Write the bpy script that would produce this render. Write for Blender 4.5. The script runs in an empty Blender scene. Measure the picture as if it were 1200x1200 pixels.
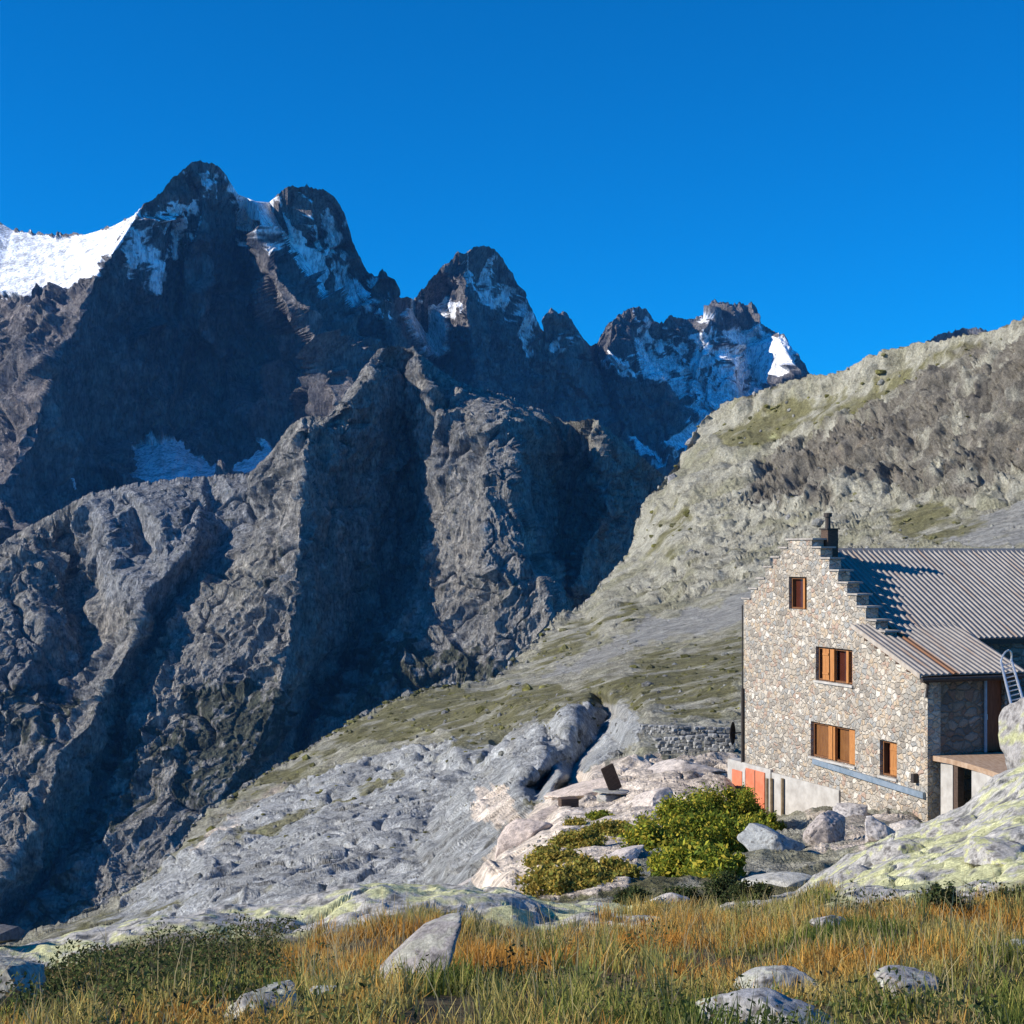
import bpy, bmesh, math, random
import numpy as np
from mathutils import Vector, Matrix, geometry

R = math.radians
F = 1800.0            # focal length in photograph pixels (1200 px wide frame)
HOR = 650.0           # horizon row of the photograph

# ------------------------------------------------------------------ camera, sky, sun
scene = bpy.context.scene
C = scene.collection
cam_d = bpy.data.cameras.new('camera')
cam = bpy.data.objects.new('camera', cam_d); C.objects.link(cam)
cam.location = (0, 0, 0); cam.rotation_euler = (R(90), 0, 0)
cam_d.sensor_fit = 'HORIZONTAL'; cam_d.sensor_width = 36.0
cam_d.lens = 36.0 * F / 1200.0
cam_d.shift_y = (HOR - 600.0) / 1200.0
cam_d.clip_start = 0.1; cam_d.clip_end = 90000
scene.camera = cam

SUN_EL, SUN_AZ = 27.0, 190.0     # azimuth counter-clockwise from +X : the sun stands to the left, a little behind the camera
sx, sy, sz = (math.cos(R(SUN_EL)) * math.cos(R(SUN_AZ)), math.cos(R(SUN_EL)) * math.sin(R(SUN_AZ)), math.sin(R(SUN_EL)))
world = bpy.data.worlds.new("World"); scene.world = world; world.use_nodes = True
wn = world.node_tree; wn.nodes.clear()
wo = wn.nodes.new('ShaderNodeOutputWorld'); bg = wn.nodes.new('ShaderNodeBackground')
sky = wn.nodes.new('ShaderNodeTexSky'); sky.sky_type = 'NISHITA'; sky.sun_disc = False
sky.sun_elevation = R(SUN_EL); sky.sun_rotation = math.atan2(sx, sy)
sky.altitude = 2500; sky.air_density = 1.0; sky.dust_density = 0.0; sky.ozone_density = 4.0
hs = wn.nodes.new('ShaderNodeHueSaturation'); hs.inputs['Saturation'].default_value = 1.1
hs.inputs['Hue'].default_value = 0.5
sky_tint = wn.nodes.new('ShaderNodeMix'); sky_tint.data_type = 'RGBA'; sky_tint.blend_type = 'MULTIPLY'; sky_tint.inputs[0].default_value = 1
sky_tint.inputs[7].default_value = (0.06, 0.90, 1.50, 1)
wn.links.new(sky.outputs[0], sky_tint.inputs[6]); wn.links.new(sky_tint.outputs[2], hs.inputs['Color']); wn.links.new(hs.outputs[0], bg.inputs[0])
bg.inputs[1].default_value = 0.09
wn.links.new(bg.outputs[0], wo.inputs[0])
sun_d = bpy.data.lights.new('sun', 'SUN'); sun = bpy.data.objects.new('sun', sun_d); C.objects.link(sun)
sun_d.energy = 5.0; sun_d.angle = R(0.53); sun_d.color = (1.0, 0.93, 0.82)
sun.rotation_euler = Vector((sx, sy, sz)).to_track_quat('Z', 'Y').to_euler()
scene.view_settings.view_transform = 'Standard'; scene.view_settings.look = 'None'
scene.view_settings.exposure = 0.32; scene.view_settings.gamma = 1.0
scene.cycles.max_bounces = 5; scene.cycles.diffuse_bounces = 1; scene.cycles.glossy_bounces = 2
scene.cycles.volume_bounces = 0; scene.cycles.transparent_max_bounces = 4
scene.cycles.use_denoising = True

# ------------------------------------------------------------------ helpers
def P(px, py, d):
    return ((px - 600.0) / F * d, d, (HOR - py) / F * d)

def tag(o, label=None, cat=None, group=None, kind=None):
    if label: o['label'] = label
    if cat: o['category'] = cat
    if group: o['group'] = group
    if kind: o['kind'] = kind
    return o

def npmesh(name, verts, faces, mat, col=None, parent=None, smooth=False):
    """faces: (n,4) or (n,3) int array"""
    me = bpy.data.meshes.new(name)
    n, k = faces.shape
    me.vertices.add(len(verts)); me.vertices.foreach_set('co', verts.astype(np.float32).ravel())
    me.loops.add(n * k); me.loops.foreach_set('vertex_index', faces.astype(np.int32).ravel())
    me.polygons.add(n)
    me.polygons.foreach_set('loop_start', (np.arange(n) * k).astype(np.int32))
    me.polygons.foreach_set('loop_total', np.full(n, k, np.int32))
    me.polygons.foreach_set('use_smooth', np.full(n, smooth, bool))
    if col is not None:
        a = me.color_attributes.new('tint', 'FLOAT_COLOR', 'POINT')
        c4 = np.ones((len(verts), 4), np.float32); c4[:, :3] = col
        a.data.foreach_set('color', c4.ravel())
    me.update(calc_edges=True)
    me.materials.append(mat)
    o = bpy.data.objects.new(name, me); C.objects.link(o)
    if parent: o.parent = parent
    return o

def bobj(name, bm, mat, parent=None, smooth=False):
    me = bpy.data.meshes.new(name); bm.to_mesh(me); bm.free()
    if smooth:
        for p in me.polygons: p.use_smooth = True
    me.materials.append(mat)
    o = bpy.data.objects.new(name, me); C.objects.link(o)
    if parent: o.parent = parent
    return o

def empty(name, loc=(0, 0, 0), rz=0.0):
    o = bpy.data.objects.new(name, None); C.objects.link(o)
    o.location = loc; o.rotation_euler = (0, 0, rz); o.empty_display_size = 0.2
    return o

# numpy noise -----------------------------------------------------------
_rng = np.random.RandomState(7)
LAT = _rng.rand(64, 64, 64).astype(np.float32) * 2 - 1
LATF = LAT.ravel()
_q, _ = np.linalg.qr(np.random.RandomState(3).randn(3, 3)); ROT = _q.astype(np.float64)
def vnoise(p, sharp=False):
    i = np.floor(p); f = (p - i).astype(np.float32); i = i.astype(np.int64) & 63
    j = (i + 1) & 63
    if not sharp: f = f * f * f * (f * (f * 6 - 15) + 10)
    x0, y0, z0 = i[:, 0] * 4096, i[:, 1] * 64, i[:, 2]
    x1, y1, z1 = j[:, 0] * 4096, j[:, 1] * 64, j[:, 2]
    fx, fy, fz = f[:, 0], f[:, 1], f[:, 2]
    def L(a, b, t): return a + (b - a) * t
    a = L(L(LATF[x0 + y0 + z0], LATF[x1 + y0 + z0], fx), L(LATF[x0 + y1 + z0], LATF[x1 + y1 + z0], fx), fy)
    b = L(L(LATF[x0 + y0 + z1], LATF[x1 + y0 + z1], fx), L(LATF[x0 + y1 + z1], LATF[x1 + y1 + z1], fx), fy)
    return L(a, b, fz)
def fbm(p, octs=4, gain=0.5, seed=0.0, ridged=False):
    s = 0; a = 1.0; t = 0; q = p + seed * 17.31
    for k in range(octs):
        n = vnoise(q)
        if ridged: n = 1 - 2 * np.abs(n)
        s = s + a * n; t += a; a *= gain
        q = (q @ ROT) * 2.03 + 5.3
    return s / t
def sst(x, a, b):
    t = np.clip((x - a) / (b - a), 0, 1); return t * t * (3 - 2 * t)

def detail(p, pixfp, rough=0.1, stretch=0.5, lo=1.6, hi=6.6, seed=0, ridge=0.6, bias=0.0):
    """displacement (metres): each octave is kept where its wavelength is a sensible number of pixels there"""
    foot, pix = pixfp
    out = np.zeros(len(p), np.float32)
    lmin = 2.0 ** np.floor(np.log2(pix.min() * 2 ** lo)); lmax = pix.max() * 2 ** hi
    lam = lmin; k = 0
    q0 = p * np.array([1, 1, stretch])
    while lam < lmax * 2:
        l2 = np.log2(lam / pix)
        w = sst(np.log2(lam / foot), lo - .5, lo + .5) * (1 - sst(l2, hi - .5, hi + .7))
        m = w > 0.001
        if m.any():
            q = (q0[m] @ np.linalg.matrix_power(ROT, k % 4 + 1)) / lam + 11.7 * k + seed * 3.3
            n = vnoise(q, True)
            n = n * (1 - ridge) + ridge * (1 - 2.4 * np.abs(vnoise(q * 1.1 + 31.7, True)))
            out[m] += w[m] * (n - n.mean()) * lam * rough * (lam / lmin) ** bias
        lam *= 2; k += 1
    return out

# TIN of surveyed points -> raster of distances ------------------------
class Raster:
    def __init__(s, lines, x0, x1, y0, y1, step=2.0, blur=0):
        V = []; E = []; D = []
        for ln0 in lines:
            ln = []
            for a, b in zip(ln0[:-1], ln0[1:]):
                m = max(1, int(math.hypot(b[0] - a[0], b[1] - a[1]) / 9))
                ln += [tuple(a[i] + (b[i] - a[i]) * k / m for i in range(3)) for k in range(m)]
            ln.append(ln0[-1])
            for k, pt in enumerate(ln):
                V.append(Vector((pt[0], pt[1]))); D.append(pt[2])
                if k: E.append((len(V) - 2, len(V) - 1))
        vo, eo, fo, ov, oe, of = geometry.delaunay_2d_cdt(V, E, [], 0, 0.01, True)
        Dn = []
        for v, o in zip(vo, ov):
            if o: Dn.append(D[o[0]])
            else:
                best = None
                for (i, j) in E:
                    a, b = V[i], V[j]; ab = b - a; t = max(0, min(1, (v - a).dot(ab) / max(ab.length_squared, 1e-9)))
                    e = (a + ab * t - v).length
                    if best is None or e < best[0]: best = (e, D[i] + (D[j] - D[i]) * t)
                Dn.append(best[1])
        s.x0, s.y0, s.step = x0, y0, step
        nx = int((x1 - x0) / step) + 1; ny = int((y1 - y0) / step) + 1
        G = np.full((ny, nx), np.nan)
        for f in fo:
            for k in range(1, len(f) - 1):
                t = (f[0], f[k], f[k + 1])
                A = [((vo[i].x - x0) / step, (vo[i].y - y0) / step, Dn[i]) for i in t]
                xs = [a[0] for a in A]; ys = [a[1] for a in A]
                i0, i1 = max(0, int(min(xs))), min(nx - 1, int(max(xs)) + 1)
                j0, j1 = max(0, int(min(ys))), min(ny - 1, int(max(ys)) + 1)
                if i1 < i0 or j1 < j0: continue
                den = (ys[1] - ys[2]) * (xs[0] - xs[2]) + (xs[2] - xs[1]) * (ys[0] - ys[2])
                if abs(den) < 1e-9: continue
                X, Y = np.meshgrid(np.arange(i0, i1 + 1), np.arange(j0, j1 + 1))
                w0 = ((ys[1] - ys[2]) * (X - xs[2]) + (xs[2] - xs[1]) * (Y - ys[2])) / den
                w1 = ((ys[2] - ys[0]) * (X - xs[2]) + (xs[0] - xs[2]) * (Y - ys[2])) / den
                w2 = 1 - w0 - w1
                m = (w0 > -1e-6) & (w1 > -1e-6) & (w2 > -1e-6)
                sub = G[j0:j1 + 1, i0:i1 + 1]
                sub[m] = (w0 * A[0][2] + w1 * A[1][2] + w2 * A[2][2])[m]
        # fill outside the hull from the nearest filled value in the column, then the row
        for _ in range(2):
            for j in range(1, ny): m = np.isnan(G[j]); G[j][m] = G[j - 1][m]
            for j in range(ny - 2, -1, -1): m = np.isnan(G[j]); G[j][m] = G[j + 1][m]
            for i in range(1, nx): m = np.isnan(G[:, i]); G[m, i] = G[m, i - 1]
            for i in range(nx - 2, -1, -1): m = np.isnan(G[:, i]); G[m, i] = G[m, i + 1]
        s.G = G
        for _ in range(blur):
            g = s.G; h = np.pad(g, 1, mode='edge')
            s.G = (h[1:-1, 1:-1] * 2 + h[:-2, 1:-1] + h[2:, 1:-1] + h[1:-1, :-2] + h[1:-1, 2:]) / 6
    def at(s, x, y):
        ny, nx = s.G.shape
        u = np.clip((x - s.x0) / s.step, 0, nx - 1.001); v = np.clip((y - s.y0) / s.step, 0, ny - 1.001)
        i = u.astype(int); j = v.astype(int); fu = u - i; fv = v - j
        G = s.G
        return (G[j, i] * (1 - fu) + G[j, i + 1] * fu) * (1 - fv) + (G[j + 1, i] * (1 - fu) + G[j + 1, i + 1] * fu) * fv

class Mask(Raster):
    """soft mask from polygons [(weight, [(x,y),...]), ...]"""
    def __init__(s, polys, x0=-320, x1=1480, y0=150, y1=1250, step=2.0, blur=3):
        s.x0, s.y0, s.step = x0, y0, step
        nx = int((x1 - x0) / step) + 1; ny = int((y1 - y0) / step) + 1
        X, Y = np.meshgrid(x0 + np.arange(nx) * step, y0 + np.arange(ny) * step)
        G = np.zeros((ny, nx))
        for w, pg in polys:
            ins = np.zeros((ny, nx), bool); n = len(pg)
            for k in range(n):
                xa, ya = pg[k]; xb, yb = pg[(k + 1) % n]
                if ya == yb: continue
                c = ((ya > Y) != (yb > Y)) & (X < (xb - xa) * (Y - ya) / (yb - ya) + xa)
                ins ^= c
            G = np.where(ins, np.maximum(G, w), G)
        for _ in range(blur):
            h = np.pad(G, 1, mode='edge')
            G = (h[1:-1, 1:-1] * 2 + h[:-2, 1:-1] + h[2:, 1:-1] + h[1:-1, :-2] + h[1:-1, 2:]) / 6
        s.G = G

def columns(a, b, step, lo, hi, wide=6.0):
    c = list(np.arange(a, lo, wide)) + list(np.arange(lo, hi, step)) + list(np.arange(hi, b + wide, wide))
    return np.array(c)

def sheet_points(lines, crest, bottom, cols, rows, power=1.0, blur=1, raster_y=(150, 1300), adapt=0):
    cx = np.array([c[0] for c in crest]); cy = np.array([c[1] for c in crest])
    top = np.interp(cols, cx, cy); bot = bottom(cols)
    ras = Raster(lines + [crest], cols[0] - 10, cols[-1] + 10, raster_y[0], raster_y[1], 1.5, blur)
    t = np.linspace(0, 1, rows) ** power
    PX = np.repeat(cols[None, :], rows, 0)
    PY = top[None, :] + t[:, None] * (bot - top)[None, :]
    D = ras.at(PX, PY + 0.8)
    if adapt:      # level rows, closer together where the ground runs away from the eye
        ys = np.linspace(top.min(), bot.max(), 1400)
        cc = cols[(cols > -60) & (cols < 1260)][::8]
        DD = np.log(ras.at(np.repeat(cc[None, :], 1400, 0), np.repeat(ys[:, None], len(cc), 1)))
        g = np.abs(np.diff(DD, axis=0)); g = g * (ys[1:, None] > np.interp(cc, cx, cy)[None, :])
        w = np.diff(ys) * .9 + np.percentile(g, 85, axis=1) * adapt
        w = np.convolve(np.pad(w, 20, mode='edge'), np.ones(41) / 41, 'valid')
        w = np.concatenate([[0], np.cumsum(w)]); lv = np.interp(np.linspace(0, w[-1], rows), w, ys)
        PY = np.clip(np.repeat(lv[:, None], len(cols), 1), top[None, :], np.maximum(bot, top + 30)[None, :])
        D = ras.at(PX, PY + 0.8)
    return PX, PY, D

def grid_faces(nr, nc):
    """quads of a regular grid"""
    i = np.arange(nr - 1)[:, None] * nc + np.arange(nc - 1)[None, :]
    return np.stack([i, i + nc, i + nc + 1, i + 1], -1).reshape(-1, 4)

def grid_normals(X):
    du = np.gradient(X, axis=1); dv = np.gradient(X, axis=0)
    n = np.cross(dv, du); n /= np.linalg.norm(n, axis=2, keepdims=True) + 1e-9
    s = np.sign((n * X).sum(2, keepdims=True)); n = n * -s
    for _ in range(3):
        h = np.pad(n, ((1, 1), (1, 1), (0, 0)), mode='edge')
        n = h[1:-1, 1:-1] + h[:-2, 1:-1] + h[2:, 1:-1] + h[1:-1, :-2] + h[1:-1, 2:]
    return n / (np.linalg.norm(n, axis=2, keepdims=True) + 1e-9)

def rmf(p, pixfp, rough=.3, stretch=.35, lo=1.0, hi=6.2, seed=0, warpk=.35):
    """ridged relief: sharp crests, gullies running down the fall line; smaller octaves live on the crests of larger ones"""
    foot, pix = pixfp
    lam_hi = 2.0 ** round(math.log2(float(np.median(pix)) * 2 ** hi)); lam = lam_hi
    out = np.zeros(len(p), np.float32); wgt = np.ones(len(p), np.float32)
    w0 = np.stack([vnoise(p / lam_hi * 1.3 + seed), vnoise(p / lam_hi * 1.3 + seed + 40), vnoise(p / lam_hi * 1.3 + seed + 80)], 1)
    q0 = (p + w0 * lam_hi * warpk) * np.array([1, 1, stretch]); k = 0
    while lam > foot.min() * 2 ** lo * .7:
        w = sst(np.log2(lam / foot), lo - .5, lo + .5)
        m = w > 0.001
        if not m.any(): break
        q = (q0[m] @ np.linalg.matrix_power(ROT, k % 4 + 1)) / lam + 9.1 * k + seed * 3.7
        v = 1 - np.abs(vnoise(q)) * 2.2; v = np.maximum(v, 0) ** 1.6
        out[m] += w[m] * (v - v.mean()) * lam * rough * wgt[m] * (1 if k < 3 else 1.25)
        nw = np.ones(len(p), np.float32); nw[m] = np.clip(v * 1.5 + .25, 0, 1); wgt = .35 * wgt + .65 * nw
        lam /= 2; k += 1
    return out

def cracks(p, pixfp, sizes=(26, 60), depth=.10, width=.10, seed=0, stretch=.8):
    """rounded slabs parted by narrow fissures"""
    foot, pix = pixfp; out = np.zeros(len(p), np.float32); pm = 2.0 ** np.round(np.log2(pix) * 1.0)
    for k, sz in enumerate(sizes):
        for lv in np.unique(pm):
            w = np.clip(1 - np.abs(np.log2(pix / lv)), 0, 1); m = (w > 0.001)
            if not m.any(): continue
            lam = lv * sz; q = p[m] * np.array([1, 1, stretch]); q = q + lam * .25 * np.stack([vnoise(q / lam * 2.3 + 5), vnoise(q / lam * 2.3 + 15), vnoise(q / lam * 2.3 + 25)], 1)
            v = np.abs(vnoise((q @ ROT) / lam + 3.3 * k + seed))
            out[m] += w[m] * lam * depth * (np.minimum(v / width, 1) ** .6 - 1 + .5 * v) * np.clip((lam * width / foot[m]) / 1.2, 0, 1)
    return out

def mottle(p, pixfp, lo=2.0, hi=6.0, seed=0, stretch=1.0):
    foot, pix = pixfp
    out = np.zeros(len(p), np.float32); tot = np.zeros(len(p), np.float32) + 1e-3
    lam = 2.0 ** np.floor(np.log2(pix.min() * 2 ** lo)); k = 0
    q0 = p * np.array([1, 1, stretch])
    while lam < pix.max() * 2 ** hi * 2:
        w = sst(np.log2(lam / foot), .6, 1.6) * sst(np.log2(lam / pix), lo - .5, lo + .5) * (1 - sst(np.log2(lam / pix), hi - .5, hi + .7))
        m = w > 0.001
        if m.any():
            q = (q0[m] @ np.linalg.matrix_power(ROT, k % 4 + 1)) / lam + 7.9 * k + seed * 2.7
            out[m] += w[m] * vnoise(q); tot[m] += w[m] ** 2
        lam *= 2; k += 1
    return out / np.sqrt(tot)

def footprint(X, D):
    a = np.linalg.norm(np.gradient(X, axis=0), axis=2); a2 = np.linalg.norm(np.gradient(X, axis=1), axis=2)
    f = np.maximum(D / 1536.0, np.maximum(a * .8, a2 * .95))
    for _ in range(14):
        h = np.pad(f, 1, mode='edge'); f = (h[1:-1, 1:-1] + h[:-2, 1:-1] + h[2:, 1:-1] + h[1:-1, :-2] + h[1:-1, 2:]) / 5
    return f.ravel(), D.ravel() / 1536.0

def crest_jitter(X, PX, D, edge, seed, amp=3.0):
    p = np.stack([PX.ravel() / 6.5, np.zeros(PX.size), np.full(PX.size, seed * 3.1)], 1)
    j = fbm(p, 4, .62, seed, ridged=True).reshape(PX.shape) * amp
    X[..., 2] += j * D / F * (1 - sst(edge, 0, .3))
    return X

def back_rows(X, n=14, depth=0.12, drop=0.9):
    """the far side of the crest: real ground falling away behind it"""
    top = X[0]; d = top[:, 1]
    out = []
    for k in range(n, 0, -1):
        t = (k / n) ** 1.6
        q = top.copy(); q[:, 0] *= 1 + depth * t; q[:, 1] *= 1 + depth * t
        q[:, 2] = top[:, 2] - d * depth * t * drop
        out.append(q)
    return np.concatenate([np.array(out), X], 0), n

# ------------------------------------------------------------------ materials
def mat(name):
    m = bpy.data.materials.new(name); m.use_nodes = True
    nt = m.node_tree; b = nt.nodes['Principled BSDF']
    b.inputs['Specular IOR Level'].default_value = 0.2
    return m, nt, b
def N(nt, t, **k):
    n = nt.nodes.new(t)
    for a, v in k.items():
        if a in n.inputs: n.inputs[a].default_value = v
        else: setattr(n, a, v)
    return n
def ramp(nt, src, stops):
    r = nt.nodes.new('ShaderNodeValToRGB'); e = r.color_ramp.elements
    while len(e) < len(stops): e.new(0.5)
    for k, (p, c) in enumerate(stops):
        e[k].position = p; e[k].color = (c[0], c[1], c[2], 1) if hasattr(c, '__len__') else (c, c, c, 1)
    nt.links.new(src, r.inputs[0]); return r
def mixc(nt, fac, a, b, mode='MIX'):
    m = nt.nodes.new('ShaderNodeMix'); m.data_type = 'RGBA'; m.blend_type = mode
    for s, v in ((m.inputs[0], fac), (m.inputs[6], a), (m.inputs[7], b)):
        if isinstance(v, bpy.types.NodeSocket): nt.links.new(v, s)
        elif hasattr(v, '__len__'): s.default_value = (v[0], v[1], v[2], 1)
        else: s.default_value = v
    return m.outputs[2]

def terrain_mat(name, scale, bump, dist, contrast=(0.62, 1.3), rough=0.92, coarse=None):
    """tint attribute x multi-scale mottling, with bump"""
    m, nt, b = mat(name); L = nt.links
    at = N(nt, 'ShaderNodeAttribute', attribute_name='tint')
    tc = N(nt, 'ShaderNodeTexCoord')
    n1 = N(nt, 'ShaderNodeTexNoise', Scale=scale, Detail=9.0, Roughness=0.68); L.new(tc.outputs['Object'], n1.inputs['Vector'])
    mp = N(nt, 'ShaderNodeMapping'); mp.inputs['Scale'].default_value = (1, 1, 0.3); mp.inputs['Rotation'].default_value = (0.2, 0.3, 0.4)
    L.new(tc.outputs['Object'], mp.inputs[0])
    n2 = N(nt, 'ShaderNodeTexNoise', Scale=scale * 4.5, Detail=6.0, Roughness=0.7); L.new(mp.outputs[0], n2.inputs['Vector'])
    r1 = ramp(nt, n1.outputs[0], [(0.33, contrast[0]), (0.66, contrast[1])])
    r2 = ramp(nt, n2.outputs[0], [(0.38, contrast[0]), (0.62, contrast[1])])
    c = mixc(nt, 1.0, at.outputs['Color'], r1.outputs[0], 'MULTIPLY')
    c = mixc(nt, 1.0, c, r2.outputs[0], 'MULTIPLY')
    L.new(c, b.inputs['Base Color']); b.inputs['Roughness'].default_value = rough
    b.inputs['Specular IOR Level'].default_value = 0.12
    bp = N(nt, 'ShaderNodeBump', Strength=bump, Distance=dist)
    if coarse:
        v_ = N(nt, 'ShaderNodeTexVoronoi', Scale=coarse[0]); v_.distance = 'MANHATTAN'; L.new(tc.outputs['Object'], v_.inputs['Vector'])
        m5 = N(nt, 'ShaderNodeMapping'); m5.inputs['Scale'].default_value = (1, 1, coarse[2]); L.new(tc.outputs['Object'], m5.inputs[0])
        n5 = N(nt, 'ShaderNodeTexNoise', Scale=coarse[0] * 1.5, Detail=8.0, Roughness=0.72); L.new(m5.outputs[0], n5.inputs['Vector'])
        n6 = N(nt, 'ShaderNodeTexNoise', Scale=coarse[0], Detail=8.0, Roughness=0.6); n6.noise_type = 'RIDGED_MULTIFRACTAL'; L.new(m5.outputs[0], n6.inputs['Vector'])
        a5 = N(nt, 'ShaderNodeMath', operation='MULTIPLY_ADD'); L.new(v_.outputs['Distance'], a5.inputs[0]); a5.inputs[1].default_value = .35; L.new(n5.outputs[0], a5.inputs[2])
        bq = N(nt, 'ShaderNodeBump', Strength=.8, Distance=coarse[1]); a6 = N(nt, 'ShaderNodeMath', operation='MULTIPLY_ADD'); L.new(n6.outputs[0], a6.inputs[0]); a6.inputs[1].default_value = .45; L.new(a5.outputs[0], a6.inputs[2]); L.new(a6.outputs[0], bq.inputs['Height']); rs5 = ramp(nt, at.outputs['Color'], [(.5, .85), (.75, .04)]); L.new(rs5.outputs[0], bq.inputs['Strength']); L.new(bq.outputs[0], bp.inputs['Normal'])
        rs6 = ramp(nt, at.outputs['Color'], [(.5, bump), (.75, bump * .25)]); L.new(rs6.outputs[0], bp.inputs['Strength'])
        r5 = ramp(nt, n5.outputs[0], [(.36, .72), (.62, 1.22)])
        c = mixc(nt, 1.0, c, r5.outputs[0], 'MULTIPLY'); L.new(c, b.inputs['Base Color'])
    ad = N(nt, 'ShaderNodeMath', operation='ADD'); L.new(n1.outputs[0], ad.inputs[0]); L.new(n2.outputs[0], ad.inputs[1])
    L.new(ad.outputs[0], bp.inputs['Height']); L.new(bp.outputs[0], b.inputs['Normal'])
    return m

# ================================================================== FAR RANGE
def warp(px, py, amp, seed, sc=14.0):
    p = np.stack([px.ravel() / sc, py.ravel() / sc, np.full(px.size, seed * 1.7)], 1)
    return (px + amp * fbm(p, 3, .6, seed).reshape(px.shape), py + amp * fbm(p, 3, .6, seed + 9).reshape(px.shape))

def mixcol(col, m, c):
    return col * (1 - m[..., None]) + np.array(c) * m[..., None]

far_crest = [(-300,240,5300),(-100,252,5330),(-20,258,5300),(0,261,5290),(15,270,5275),(40,274,5245),(75,277,5195),(100,275,5130),(130,266,5010),(160,251,4850),
 (172,239,4870),(188,227,4900),(200,212,4930),(213,201,4960),(224,193,4980),(233,190,5000),(246,193,5040),(258,198,5080),(268,211,5110),(279,228,5140),(300,236,5220),(315,237,5200),
 (325,229,5100),(338,221,5050),(360,218,5120),(380,225,5180),(395,236,5230),(405,254,5270),(412,278,5310),(420,299,5350),(430,318,5400),(441,325,5420),(447,315,5400),(453,320,5420),(462,338,5480),(474,350,5600),
 (485,353,5650),(500,336,5620),(514,318,5600),(529,305,5600),(536,295,5590),(546,300,5600),(555,292,5600),(567,290,5660),(580,295,5740),(590,305,5810),(605,334,5900),(620,360,6000),(632,386,6050),(636,392,6100),
 (639,374,6100),(645,364,6100),(652,370,6120),(662,368,6150),(670,377,6200),(680,396,6300),(690,408,6400),(700,402,6500),(710,385,6550),(725,370,6600),(738,362,6600),(747,360,6620),(757,365,6650),(766,376,6700),(776,379,6750),
 (784,369,6750),(792,374,6800),(805,377,6850),(820,374,6900),(829,370,6900),(830,357,6980),(836,354,7000),(842,357,7010),(850,355,7020),(858,359,7030),(866,356,7040),(874,361,7050),(880,357,7050),(887,362,7050),(890,372,7050),(893,383,7050),(905,389,7000),
 (918,394,6930),(925,404,6880),(932,413,6840),(942,424,6800),(950,440,6800),(965,475,7000),(1000,500,7100),(1050,470,7100),(1085,403,7000),(1098,395,7000),(1112,391,7000),(1124,388,7000),(1140,386,7000),(1150,386,7000),(1160,391,7000),(1250,365,7000),(1480,340,7000)]
far_lines = [
 [(160,253,4840),(135,292,4700),(108,330,4580),(92,380,4460),(62,440,4350),(40,500,4200),(10,570,4050),(-40,640,3950),(-80,720,3900)],      # left spur
 [(-300,360,5060),(-100,352,5000),(0,348,4920),(60,350,4820),(100,335,4730)],                                                  # foot of the snow shoulder
 [(-300,560,4500),(-150,540,4500),(-60,520,4450),(0,480,4500)],
 [(236,235,5010),(241,270,4990),(238,310,4960),(234,362,4940)], [(190,250,4980),(188,310,5000),(195,370,5010)], [(216,225,5040),(214,290,5060),(216,360,5050)],                                                   # rib of the main peak
 [(120,380,4760),(150,430,4860),(190,470,4940),(240,500,4970)],
 [(200,400,5000),(260,420,5060),(310,430,5080),(345,425,5050)],
 [(285,250,5220),(288,310,5200),(303,360,5150)],
 [(300,238,5100),(312,280,4960),(318,320,4800),(345,362,4640),(376,405,4470),(398,430,4400),(400,480,4300),(410,540,4250)],      # lit rib
 [(352,400,4900),(358,450,4780),(366,500,4700)],
 [(345,290,5230),(380,335,5290),(415,380,5300),(440,430,5300)],

 [(130,560,4650),(200,565,4500),(280,560,4500),(330,540,4600)],
 [(140,525,4850),(200,514,4850),(240,540,4800),(300,520,4850)],
 [(450,322,5280),(455,370,5260),(470,430,5250)],
 [(485,360,5750),(500,390,5800),(520,430,5750)],
 [(537,297,5585),(543,330,5540),(548,372,5500),(560,430,5500)],
 [(570,300,5700),(590,360,5860),(600,420,5920)],
 [(500,360,5700),(520,345,5650)],
 [(645,366,6095),(655,395,6060),(660,430,6050)],
 [(690,425,6500),(700,470,6400),(720,520,6300)],
 [(747,362,6610),(735,392,6500),(728,415,6440),(750,440,6480),(780,480,6500)],
 [(770,390,6850),(790,430,6850),(800,470,6800)],
 [(832,364,6960),(838,390,6890),(848,430,6800),(854,470,6720),(848,500,6660)],
 [(868,388,7030),(876,420,6990),(882,445,6920)],
 [(914,398,6860),(928,425,6690),(926,450,6640),(930,480,6600)],
 [(-300,720,3900),(0,720,3900),(200,700,4100),(350,680,4000),(500,640,5000),(700,640,5500),(850,620,6000),(1000,600,6500),(1480,560,6600)],
]
cols = columns(-300, 1470, 1.25, -60, 1200, 8)
PX, PY, D = sheet_points(far_lines, far_crest, lambda c: np.interp(c, [-300, 300, 420, 600, 960, 1000, 1480], [720, 700, 640, 620, 600, 560, 520]), cols, 430, 1.0, 1)
X = np.stack([(PX - 600) / F * D, D, (HOR - PY) / F * D], -1)
nrm = grid_normals(X)
shp = PX.shape; flat = X.reshape(-1, 3)
wx, wy = warp(PX, PY, 9, 1)
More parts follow.
